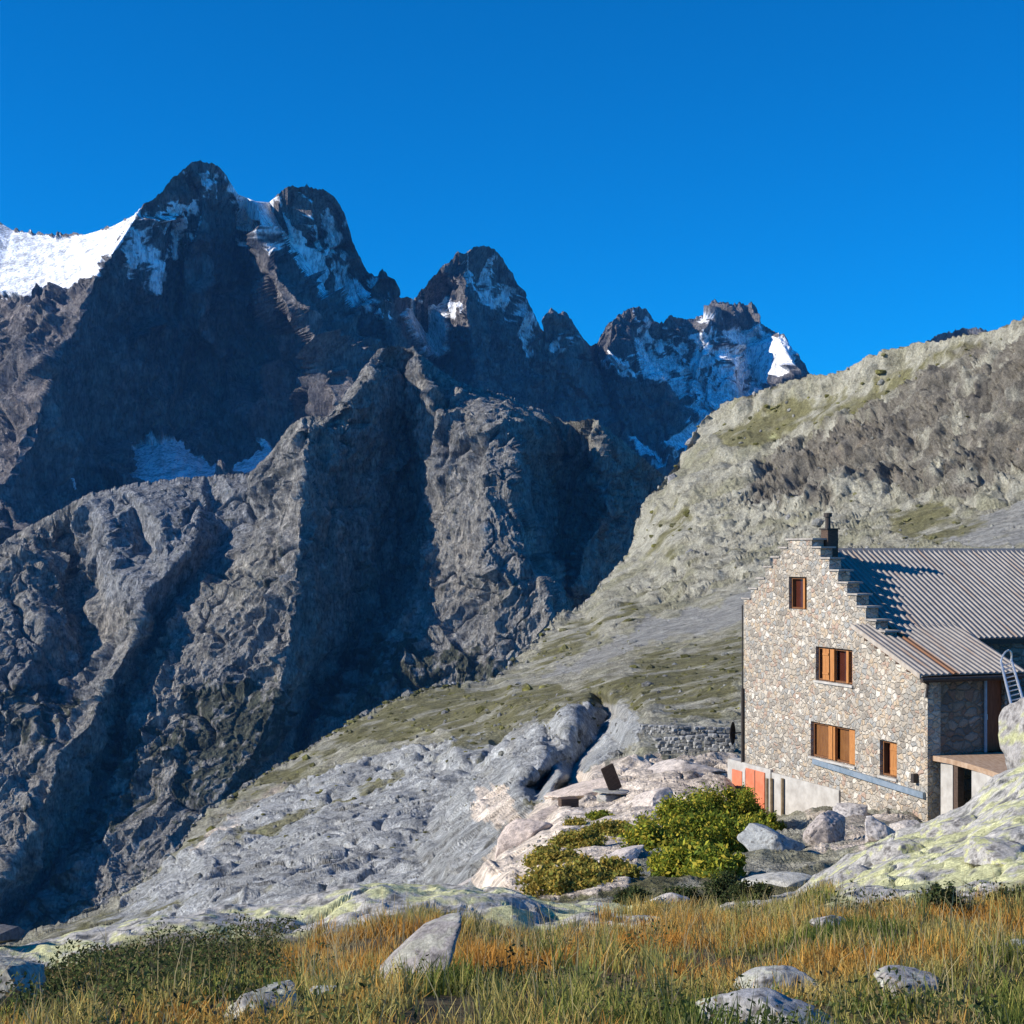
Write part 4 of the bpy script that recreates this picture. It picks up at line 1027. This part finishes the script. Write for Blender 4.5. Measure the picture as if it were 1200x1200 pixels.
def fg_at(px, py):
    dc = float(np.interp(px, fgp[:, 0], fgp[:, 2])); best = None
    c = int(np.argmin(np.abs(GPX - px))); col = GX[:, c]
    pys = HOR - F * col[:, 2] / col[:, 1]
    for r in range(len(GR)):
        if GR[r] > dc: break
        e = abs(pys[r] - py)
        if best is None or e < best[0]: best = (e, r)
    return Vector(col[best[1]])
rocks_xy = []
def fgrock(px, py, w, h, dpt, rot, seed, label, **k):
    """w,h in photograph pixels"""
    p = fg_at(px, py); s_ = p.y / F
    rocks_xy.append((p.x, p.y, w * s_ * .40))
    return boulder('boulder', (p.x, p.y, p.z + k.pop('up', .15) * h * s_), (w * s_ / 2 * 1.15, dpt, h * s_ / 2 * 1.2), rot, seed, label=label, **k)
fgrock(484, 1152, 178, 46, .26, (12, -27, 4), 11, 'pinkish grey slab boulder leaning up to the right amid orange grass', base=(.33, .30, .28), up=.5, planes=3, lich=(.38,.37,.30))
fgrock(318, 1190, 105, 60, .2, (0, -24, 10), 12, 'grey angular rock at the bottom edge, left of the leaning slab boulder', base=(.30, .29, .27), up=.12)
fgrock(380, 1168, 36, 14, .07, (0, -14, 0), 13, 'small flat grey stone tucked in grass beside the angular rock', base=(.42, .42, .38), up=.5)
fgrock(2, 1185, 120, 84, .3, (-20, -30, 10), 33, 'pale lichen spotted boulder cut by the left edge of the photo', base=(.36, .35, .30), lich=(.42, .42, .28), planes=16, rough=.12, up=.15)
fgrock(915, 1205, 190, 70, .34, (0, 4, 5), 15, 'large low rock with bright green moss at the bottom edge', base=(.36, .35, .34), lich=(.34, .42, .07), lamt=-.04, up=.0)
fgrock(915, 1168, 95, 48, .16, (0, 0, -10), 16, 'white grey rock just behind the mossy rock', base=(.40, .39, .36), up=.1)
fgrock(1068, 1165, 84, 46, .16, (0, 8, 10), 17, 'pale rock half sunk in grass to the right of the mossy rock', base=(.38, .35, .32), up=.08)
fgrock(785, 1062, 42, 18, .12, (0, 0, 0), 18, 'small pale rock sitting among dark shrubs on the knoll crest', base=(.52, .48, .45), up=.5)
fgrock(972, 1088, 40, 18, .12, (0, 0, 0), 19, 'small whitish stone in grass below the yellow lichen slope', base=(.50, .46, .43), up=.3)
fgrock(718, 1092, 24, 12, .08, (0, 0, 0), 20, 'little pale stone poking through golden grass in the middle', base=(.50, .46, .42), up=.4)
fgrock(1190, 1120, 42, 20, .14, (0, 0, 0), 22, 'small rock among tall grass near the right edge', base=(.46, .43, .40), up=.3)
fgrock(8, 1104, 34, 22, .20, (0, 0, 0), 21, 'stone with shadow put into its dark colour at the left edge below the grey valley slope', base=(.12, .12, .13), lich=(.16, .15, .14), up=.6)  # the dark base colour stands in for shadow on this stone
# big boulder at the right edge, in front of the terrace
p = Vector(P(1228, 880, 22.5))
boulder('boulder', p, (.78, .8, 1.05), (0, 10, 20), 31, base=(.33, .31, .29), lich=(.44, .44, .22), lamt=-.02, label='tall grey and yellow lichened boulder standing at the right edge in front of the terrace', planes=12, rough=.09)
for k, (px, py, w, h, lb_) in enumerate([(1052, 1000, 70, 40, 'yellow lichened block low on the bright lichen slope'), (1128, 968, 84, 40, 'grey and yellow block in the middle of the lichen slope'),
        (1010, 1030, 64, 34, 'pale lichened block at the left foot of the lichen slope'), (1175, 1000, 90, 46, 'wide yellow lichened block on the lichen slope by the right edge')]):
    q = fg_at(px, py); s_ = q.y / F
    boulder('boulder', (q.x, q.y, q.z - h * s_ * .1), (w * s_ * .6, w * s_ * .5, h * s_ * .5), (0, -14, 25 * k), 80 + k, base=(.37, .35, .32), lich=(.50, .50, .22), lamt=.04, label=lb_, planes=14, rough=.1)
# stones below the hut
for k, (px, py, w, h, bs_, lb_) in enumerate([
    (905, 1000, 95, 62, (.36, .37, .36), 'broad blue grey boulder right of the big green bush'),
    (968, 985, 72, 52, (.40, .35, .32), 'brownish rounded boulder below the middle of the gable wall'),
    (1030, 985, 70, 48, (.48, .44, .41), 'light boulder with small dark hollow under the right half of the gable'),
    (1000, 955, 66, 26, (.50, .46, .42), 'flat pinkish rock touching the foot of the gable wall'),
    (1060, 978, 46, 26, (.44, .40, .36), 'small rough rock below the near corner of the hut')]):
    q = hill_at(px, py + 8); s_ = q.y / F
    boulder('boulder', (q.x, q.y, q.z + h * s_ * .22), (w * s_ * .50, w * s_ * .42, h * s_ * .50), (0, 8 * (-1) ** k, 30 * k), 40 + k, base=bs_, lich=tuple(v * 1.15 for v in bs_), label=lb_, planes=16, level=5, rough=.12)
for k, (px, py, w, h, rt_, bs_, lb_) in enumerate([
    (690, 925, 120, 34, (0, -10, 5), (.58, .48, .40), 'long pinkish slab sloping up towards the tilted board'),
    (800, 908, 130, 34, (0, -3, -5), (.60, .52, .45), 'broad pale pink slab between the tilted board and the cellar doors'),
    (722, 1012, 92, 36, (0, -34, 10), (.60, .52, .46), 'narrow pale slab slanting up between the two bushes'),
    (612, 990, 88, 70, (0, -30, 10), (.56, .46, .39), 'large rough pink rock at the left of the low bush'),
    (765, 950, 90, 40, (0, -16, -8), (.57, .49, .42), 'pale pink slab directly above the big green bush'),
    (570, 1030, 80, 50, (0, -14, 0), (.50, .45, .40), 'pinkish grey rock behind the yellow lichen crest'),
    (640, 960, 60, 40, (0, -24, 0), (.54, .45, .38), 'pink rock just left of the small olive shrub'),
    (900, 1040, 120, 34, (0, -6, 10), (.48, .46, .40), 'flat pale rock at the foot of the blue grey boulder')]):
    q = hill_at(px, py); s_ = q.y / F
    boulder('rock', (q.x, q.y, q.z - h * s_ * .05), (w * s_ * .5, w * s_ * .38, h * s_ * .42), rt_, 60 + k, base=bs_, lich=tuple(v * 1.12 for v in bs_), dark=tuple(v * .5 for v in bs_), label=lb_, cat='rock', planes=14, level=5, rough=.07)
# stone table, leaning dark board and box on the pink rock
q = hill_at(718, 940)
boulder('stone_slab', (q.x, q.y, q.z + .30), (.62, .5, .07), (0, 3, 12), 51, base=(.36, .34, .32), label='flat grey stone slab under the tilted brown board', cat='stone slab', level=4, planes=4, rough=.03)
boulder('boulder', (q.x - .1, q.y - .15, q.z + .08), (.42, .4, .25), (0, 3, 12), 52, base=(.38, .36, .33), label='grey rock carrying the flat stone slab near the tilted board', level=4)
bd = empty('tilted_board', (q.x + .12, q.y, q.z + .30)); tag(bd, 'dark brown board tilted on a thin pole above the flat stone slab', 'board')
bm = bmesh.new(); box(bm, -.21, .21, -.03, .03, .05, .88); bmesh.ops.bevel(bm, geom=bm.edges[:], offset=.02, segments=2, affect='EDGES')
o = bobj('board', bm, M_darkw, bd); o.rotation_euler = (R(8), R(-24), R(15))
bm = bmesh.new(); bar(bm, (.12, .02, -.15), (-.06, .05, .4), .02, 6); bobj('pole', bm, M_dark, bd)
q = hill_at(666, 946)
bx = boxobj('crate', M_darkw, -.27, .27, -.2, .2, 0, .26, None, .01); bx.location = (q.x, q.y, q.z - .02); bx.rotation_euler = (0, 0, R(12)); tag(bx, 'low dark wooden box lying on pink rock left of the tilted board', 'crate')
# dry stone terrace walls beside the hut
def dry_wall(pts, h, label, seed):
    rs = random.Random(seed); V = []; Fc = []; Cc = []; n0 = 0
    ic = bmesh.new(); bmesh.ops.create_icosphere(ic, subdivisions=2, radius=1)
    sv = np.array([q.co[:] for q in ic.verts]); sf = np.array([[w.index for w in q.verts] for q in ic.faces]); ic.free()
    base = Vector(pts[0])
    for a, b in zip(pts[:-1], pts[1:]):
        a, b = Vector(a), Vector(b); L_ = (b - a).length; n = int(L_ / .2)
        for k in range(n):
            for c in range(int(h / .14) + 1):
                w = rs.uniform(.10, .19); r3 = np.array([w, rs.uniform(.1, .2), rs.uniform(.07, .11)])
                cpos = a.lerp(b, (k + rs.random()) / n) + Vector((0, rs.uniform(-.08, .08), c * .14 - .1)) - base
                q = np.clip(sv * 1.25, -.86, .86) * r3
                th = rs.uniform(-.3, .3); m_ = np.array([[math.cos(th), -math.sin(th), 0], [math.sin(th), math.cos(th), 0], [0, 0, 1]])
                V.append(q @ m_.T + np.array(cpos)); Fc.append(sf + n0); n0 += len(sv)
                g = rs.uniform(.17, .42); Cc.append(np.ones((len(sv), 3)) * np.array([g, g * .98, g * .93]))
    o = npmesh('dry_stone_wall', np.concatenate(V), np.concatenate(Fc), M_boulder, np.concatenate(Cc)); o.location = base
    tag(o, label, 'stone wall'); return o
dry_wall([hill_at(x, 886) for x in (770, 800, 830, 862)], .75, 'rough grey dry stone retaining wall beside the red cellar doors', 3)
dry_wall([hill_at(x, 862) for x in (752, 790, 830, 858)], .6, 'upper dry stone wall of the little terraces behind the hut corner', 4)

# loose stones over the hillside
ic = bmesh.new(); bmesh.ops.create_icosphere(ic, subdivisions=1, radius=1)
sv = np.array([q.co[:] for q in ic.verts]); sf = np.array([[w.index for w in q.verts] for q in ic.faces]); ic.free()
rs = np.random.RandomState(4); V = []; Fc = []; Cc = []; cnt = 0
dens = np.maximum(.25, sst(tone_h, .1, .6))
for k in range(9000):
    c = rs.randint(0, len(HPX)); r = rs.randint(12, HX.shape[0] - 60)
    if not (-40 < HPX[c] < 1240) or HPY[r, c] > 1060 or rs.rand() > dens[r, c]: continue
    if 740 < HPX[c] and HPY[r, c] > 885: continue
    p_ = HX[r, c]; z_ = p_[1] / F * np.exp(rs.normal(.55, .5))
    q = sv * (rs.uniform(.6, 1.3, 3) * z_) * rs.uniform(.8, 1.2, (len(sv), 1))
    V.append(q + p_); Fc.append(sf + cnt); cnt += len(sv); g = rs.uniform(.24, .46); Cc.append(np.ones((len(sv), 3)) * np.array([g, g * .97, g * rs.uniform(.8, .95)]))
o = npmesh('scree', np.concatenate(V), np.concatenate(Fc), M_hill, np.concatenate(Cc)); tag(o, 'loose grey stones scattered over the hillside behind the hut', 'scree', kind='stuff')

rs = np.random.RandomState(14); V = []; Fc = []; Cc = []; cnt = 0
for k in range(14000):
    c = rs.randint(0, len(HPX)); r = rs.randint(12, HX.shape[0] - 60)
    if not (-40 < HPX[c] < 1240) or HPY[r, c] > 1000 or rs.rand() > grass_h[r, c] + .04: continue
    if 640 < HPX[c] and HPY[r, c] > 880: continue
    p_ = HX[r, c]; z_ = p_[1] / F * np.exp(rs.normal(.75, .45))
    q = sv * (rs.uniform(.7, 1.2, 3) * z_ * np.array([1.2, 1.2, .75])) * rs.uniform(.6, 1.35, (len(sv), 1))
    V.append(q + p_); Fc.append(sf + cnt); cnt += len(sv); g = rs.uniform(.7, 1.3); Cc.append(np.ones((len(sv), 3)) * np.array([.20 * g, .19 * g, .08 * g * rs.uniform(.7, 1.3)]))
o = npmesh('grass_tussocks', np.concatenate(V), np.concatenate(Fc), M_hill, np.concatenate(Cc)); tag(o, 'olive grass tussocks dotting the meadow slope behind the hut', 'grass', kind='stuff')

# ================================================================== SHRUBS
mfol = bpy.data.materials.new('foliage'); mfol.use_nodes = True; nt = mfol.node_tree; nt.nodes.clear()
oo = nt.nodes.new('ShaderNodeOutputMaterial'); at_ = nt.nodes.new('ShaderNodeAttribute'); at_.attribute_name = 'tint'
d1 = nt.nodes.new('ShaderNodeBsdfDiffuse'); d2 = nt.nodes.new('ShaderNodeBsdfTranslucent'); mx = nt.nodes.new('ShaderNodeMixShader'); mx.inputs[0].default_value = .3
for d_ in (d1, d2): nt.links.new(at_.outputs['Color'], d_.inputs['Color'])
nt.links.new(d1.outputs[0], mx.inputs[1]); nt.links.new(d2.outputs[0], mx.inputs[2]); nt.links.new(mx.outputs[0], oo.inputs['Surface'])
M_stem = noisy_mat('twig', (.10, .07, .045), (.18, .13, .09), 20, .9)

def leaves(cent, size, col, rs):
    n = len(cent)
    a = rs.randn(n, 3); a[:, 2] += .3; a /= np.linalg.norm(a, axis=1, keepdims=True)
    r_ = rs.randn(n, 3); t = np.cross(a, r_); t /= np.linalg.norm(t, axis=1, keepdims=True); u = np.cross(a, t)
    s_ = size * rs.uniform(.6, 1.3, (n, 1))
    V = np.stack([cent - t * s_, cent - u * s_ * .45, cent + t * s_, cent + u * s_ * .45], 1).reshape(-1, 3)
    Fc = np.arange(n * 4).reshape(-1, 4)
    return V, Fc, np.repeat(col, 4, 0)
def shrub(base, rx, ry, h, n, leaf, pal, seed, label, group=None):
    rs = np.random.RandomState(seed); e = empty('shrub', base); tag(e, label, 'shrub', group)
    k = 34
    cc = rs.randn(k, 3); cc /= np.linalg.norm(cc, axis=1, keepdims=True); cc[:, 2] = np.abs(cc[:, 2])
    cc *= rs.uniform(.45, 1.0, (k, 1)); cc *= np.array([rx, ry, h]) * .85
    w = rs.randint(0, k, n); cent = cc[w] + rs.randn(n, 3) * np.array([rx, ry, h]) * rs.uniform(.07, .16, (k, 1))[w]
    cent = cent[cent[:, 2] > -.15 * h]; w = w[:len(cent)]
    pal = np.array(pal); ci = rs.randint(0, len(pal), k)[w]; mixr = rs.rand(len(cent)) < .35; ci[mixr] = rs.randint(0, len(pal), mixr.sum())
    col = pal[ci] * rs.uniform(.75, 1.25, (len(cent), 1))
    V, Fc, Cc = leaves(cent, leaf, col, rs); npmesh('foliage', V, Fc, mfol, Cc, e)
    bm = bmesh.new()
    for c in cc[::2]: bar(bm, (c[0] * .1, c[1] * .1, -.1 * h), c, .012 * max(rx, .4), 5)
    bobj('stem', bm, M_stem, e)
    return e
ygr = [(.28, .32, .04), (.42, .40, .05), (.17, .22, .035), (.52, .42, .06), (.14, .19, .035)]
ogr = [(.38, .32, .07), (.46, .32, .07), (.28, .27, .06), (.52, .40, .10), (.19, .21, .05)]
dgr = [(.05, .075, .03), (.08, .11, .04), (.12, .14, .06), (.035, .05, .025), (.16, .15, .06)]
big = [(772, 1000, 'yellow green shrub at the left end of the big bush'), (800, 975, 'yellow green shrub in the upper left of the big bush below the hut'),
       (836, 955, 'bright green shrub at the top of the big bush under the tilted slope'), (862, 968, 'leafy green shrub right beside the salmon cellar doors'),
       (832, 1000, 'dense shrub in the middle of the big yellow green bush'), (868, 1000, 'green shrub left of the blue grey boulder'),
       (795, 1028, 'low shrub at the lower left foot of the big bush'), (840, 1032, 'low dark green shrub at the lower foot of the big bush'), (898, 975, 'small green shrub between the cellar doors and the blue grey boulder')]
for k, (px, py, lb_) in enumerate(big):
    q = hill_at(px, py); s_ = 1.0 if k < 8 else .5
    shrub(q, .93 * s_ * q.y / 38, .85 * s_, 1.0 * s_ * q.y / 38, 10000, .05, ygr, 70 + k, lb_, 'shrubs of the big bush below the hut')
mid = [(648, 1015, 'rusty olive shrub at the left of the low bush on pink rock'), (682, 1000, 'orange olive shrub in the middle of the low bush on pink rock'), (712, 985, 'golden shrub at the upper right of the low bush on pink rock'),
       (665, 1042, 'rusty shrub at the lower left foot of the low bush'), (700, 1030, 'golden brown shrub at the lower middle of the low bush'), (676, 968, 'small olive shrub just under the dark wooden box'), (704, 962, 'small green shrub just under the flat stone slab')]
for k, (px, py, lb_) in enumerate(mid):
    q = hill_at(px, py); s_ = .75 if k < 5 else .42
    shrub(q, s_ * .98, s_ * .8, s_ * .52, 7000 if k < 5 else 4000, .042, ogr if k != 6 else ygr, 90 + k, lb_, 'shrubs of the low bush on the pink rock')
for k, (px, py, w, h, lb_) in enumerate([(742, 1058, 46, 20, 'low dark shrub on the knoll crest left of the pale rock'), (800, 1050, 50, 26, 'dark green shrub just behind the pale rock on the crest'), (845, 1056, 44, 42, 'tall dark blue green shrub on the crest right of the pale rock'),
        (880, 1052, 46, 24, 'dark brownish shrub on the crest under the blue grey boulder'), (1105, 1072, 62, 42, 'dark green rounded shrub at the foot of the yellow lichen slope'), (1180, 1062, 40, 26, 'brown shrub near the right edge below the yellow lichen slope')]):
    q = fg_at(px, py); s_ = q.y / F
    shrub(q, w * s_ * .62, w * s_ * .5, h * s_ * .95, 5200, .016, dgr, 110 + k, lb_, 'dark shrubs along the knoll crest')

# ================================================================== GRASS AND HEATHER ON THE KNOLL
def grass_field(name, label, n_tuft, blades, hgt, wid, seed, palf, region, spread=.07):
    rs = np.random.RandomState(seed)
    y = np.sqrt(rs.uniform(2.6 ** 2, 20.0 ** 2, n_tuft)); px = rs.uniform(-260, 1460, n_tuft); x = (px - 600) / F * y
    dc = np.interp(px, fgp[:, 0], fgp[:, 2]); rm = rock_mask(x, y)
    py = HOR - F * ground_full(x, y) / y
    keep = (y < dc * .985) & (rm < .5) & region(px, py, x, y, rs)
    for rx_, ry_, r_ in rocks_xy: keep &= ((x - rx_) ** 2 + (y - ry_) ** 2) > r_ ** 2
    x, y, px, py = x[keep], y[keep], px[keep], py[keep]; nt_ = len(x)
    hs_ = hgt * rs.uniform(.6, 1.25, nt_) * (1 + .9 * fbm(np.stack([x, y, x * 0], 1) / .5, 3, .6, seed))
    tc_ = palf(px, py, x, y, rs)                                  # (base colour, tip colour) per tuft
    idx = np.repeat(np.arange(nt_), blades); n = len(idx)
    bx = x[idx] + rs.randn(n) * spread; by = y[idx] + rs.randn(n) * spread; bz = ground_full(bx, by) - .02
    th = rs.uniform(0, 2 * np.pi, n); lean = rs.uniform(.1, .75, n) * rs.uniform(.3, 1.2, nt_)[idx]
    h = hs_[idx] * rs.uniform(.45, 1.15, n); w = wid * rs.uniform(.6, 1.3, n)
    dx, dy = np.cos(th) * lean * h, np.sin(th) * lean * h
    wt = rs.uniform(0, np.pi, n); wx_, wy_ = np.cos(wt) * w, np.sin(wt) * w * .6
    lv = []
    for t, ww in ((0, 1.0), (.5, .8), (1.0, .12)):
        cxx = bx + dx * t * t; cyy = by + dy * t * t; czz = bz + h * (t - .22 * lean * t * t)
        lv.append(np.stack([cxx - wx_ * ww, cyy - wy_ * ww, czz], 1)); lv.append(np.stack([cxx + wx_ * ww, cyy + wy_ * ww, czz], 1))
    V = np.stack(lv, 1).reshape(-1, 3)
    b0 = np.arange(n) * 6
    Fc = np.concatenate([np.stack([b0, b0 + 1, b0 + 3, b0 + 2], 1), np.stack([b0 + 2, b0 + 3, b0 + 5, b0 + 4], 1)])
    cb, ct = tc_[0][idx] * rs.uniform(.75, 1.25, (n, 1)), tc_[1][idx] * rs.uniform(.7, 1.3, (n, 1))
    Cc = np.stack([cb, cb, (cb + ct) / 2, (cb + ct) / 2, ct, ct], 1).reshape(-1, 3)
    o = npmesh(name, V, Fc, mfol, np.clip(Cc, 0, 1)); tag(o, label, 'grass', kind='stuff'); return o
def pick(v, stops):
    v = np.clip(v, 0, .9999) * (len(stops) - 1); i = v.astype(int); f = (v - i)[:, None]; s_ = np.array(stops)
    return s_[i] * (1 - f) + s_[i + 1] * f
heath = Mask([(1, [(60,1090),(200,1062),(340,1062),(350,1100),(230,1150),(180,1190),(20,1210),(20,1150)]), (.75, [(200,1120),(330,1120),(330,1170),(200,1180)])], -320, 1480, 900, 1300, 4, 6)
def pal_grass(px, py, x, y, rs):
    p = np.stack([x, y, x * 0], 1)
    v = .5 + 1.55 * fbm(p / .9, 4, .65, 61) + rs.randn(len(x)) * .13
    v = v + .17 + .12 * sst(px, 250, 420) * (1 - sst(px, 700, 900)) - .10 * sst(px, 1000, 1150) - .25 * heath.at(px, py)
    tip = pick(v, [(.13, .17, .045), (.28, .30, .07), (.50, .42, .13), (.68, .53, .20), (.76, .45, .11), (.72, .34, .07)])
    bas = pick(v + rs.randn(len(x)) * .1, [(.08, .11, .025), (.16, .21, .04), (.25, .26, .06), (.30, .28, .09), (.34, .26, .08), (.36, .22, .06)])
    return bas, tip
def reg_grass(px, py, x, y, rs):
    p = np.stack([x, y, x * 0], 1)
    return (fbm(p / .34, 3, .6, 77) > -.12) & (rs.rand(len(x)) > heath.at(px, py) * .85)
grass_field('grass', 'orange and green alpine grass covering the foreground knoll', 30000, 26, .125, .0040, 5, pal_grass, reg_grass, .05)
def pal_straw(px, py, x, y, rs):
    v = rs.rand(len(x)); return pick(v, [(.30, .24, .10), (.40, .30, .13)]), pick(v, [(.62, .52, .28), (.70, .56, .30)])
grass_field('dry_grass', 'scattered pale straw stalks standing above the knoll grass', 3600, 5, .25, .0024, 6, pal_straw, lambda px, py, x, y, rs: rs.rand(len(x)) > heath.at(px, py) * .8, .05)
def pal_sedge(px, py, x, y, rs):
    v = rs.rand(len(x)); return pick(v, [(.08, .12, .03), (.16, .18, .05)]), pick(v, [(.24, .30, .07), (.42, .40, .12), (.56, .46, .16)])
grass_field('tall_grass', 'tall green and yellow sedge tufts standing out of the knoll grass', 800, 40, .20, .0038, 8, pal_sedge,
            lambda px, py, x, y, rs: (fbm(np.stack([x, y, x * 0], 1) / 1.2, 2, .6, 90) + .22 * sst(px, 780, 1000) > .12) & (heath.at(px, py) < .4), .035)
# heather / bilberry carpet
rs = np.random.RandomState(9); n = 330000
y = np.sqrt(rs.uniform(3.0 ** 2, 14.0 ** 2, n)); px = rs.uniform(-260, 1400, n); x = (px - 600) / F * y; gzv = ground_full(x, y); py = HOR - F * gzv / y
pp = np.stack([x, y, x * 0], 1); cl = fbm(pp / .35, 3, .6, 41)
keep = (heath.at(px, py) + .28 * (fbm(pp / .8, 2, .5, 43) > .28) > rs.rand(n)) & (rock_mask(x, y) < .5) & (cl > -.25)
x, y, gzv, cl = x[keep], y[keep], gzv[keep], cl[keep]
hh = np.clip(.10 + .22 * cl, .04, .3); cent = np.stack([x, y, gzv + hh * rs.uniform(.15, 1.0, len(x)) ** .6], 1)
pal = np.array([(.06, .085, .03), (.10, .13, .045), (.15, .17, .06), (.20, .15, .07), (.05, .06, .03)])
V, Fc, Cc = leaves(cent, .0125, pal[rs.randint(0, 5, len(x))] * rs.uniform(.7, 1.3, (len(x), 1)), rs)
o = npmesh('heather', V, Fc, mfol, Cc); tag(o, 'dark green heather and bilberry carpet on the left of the knoll', 'heather', kind='stuff')
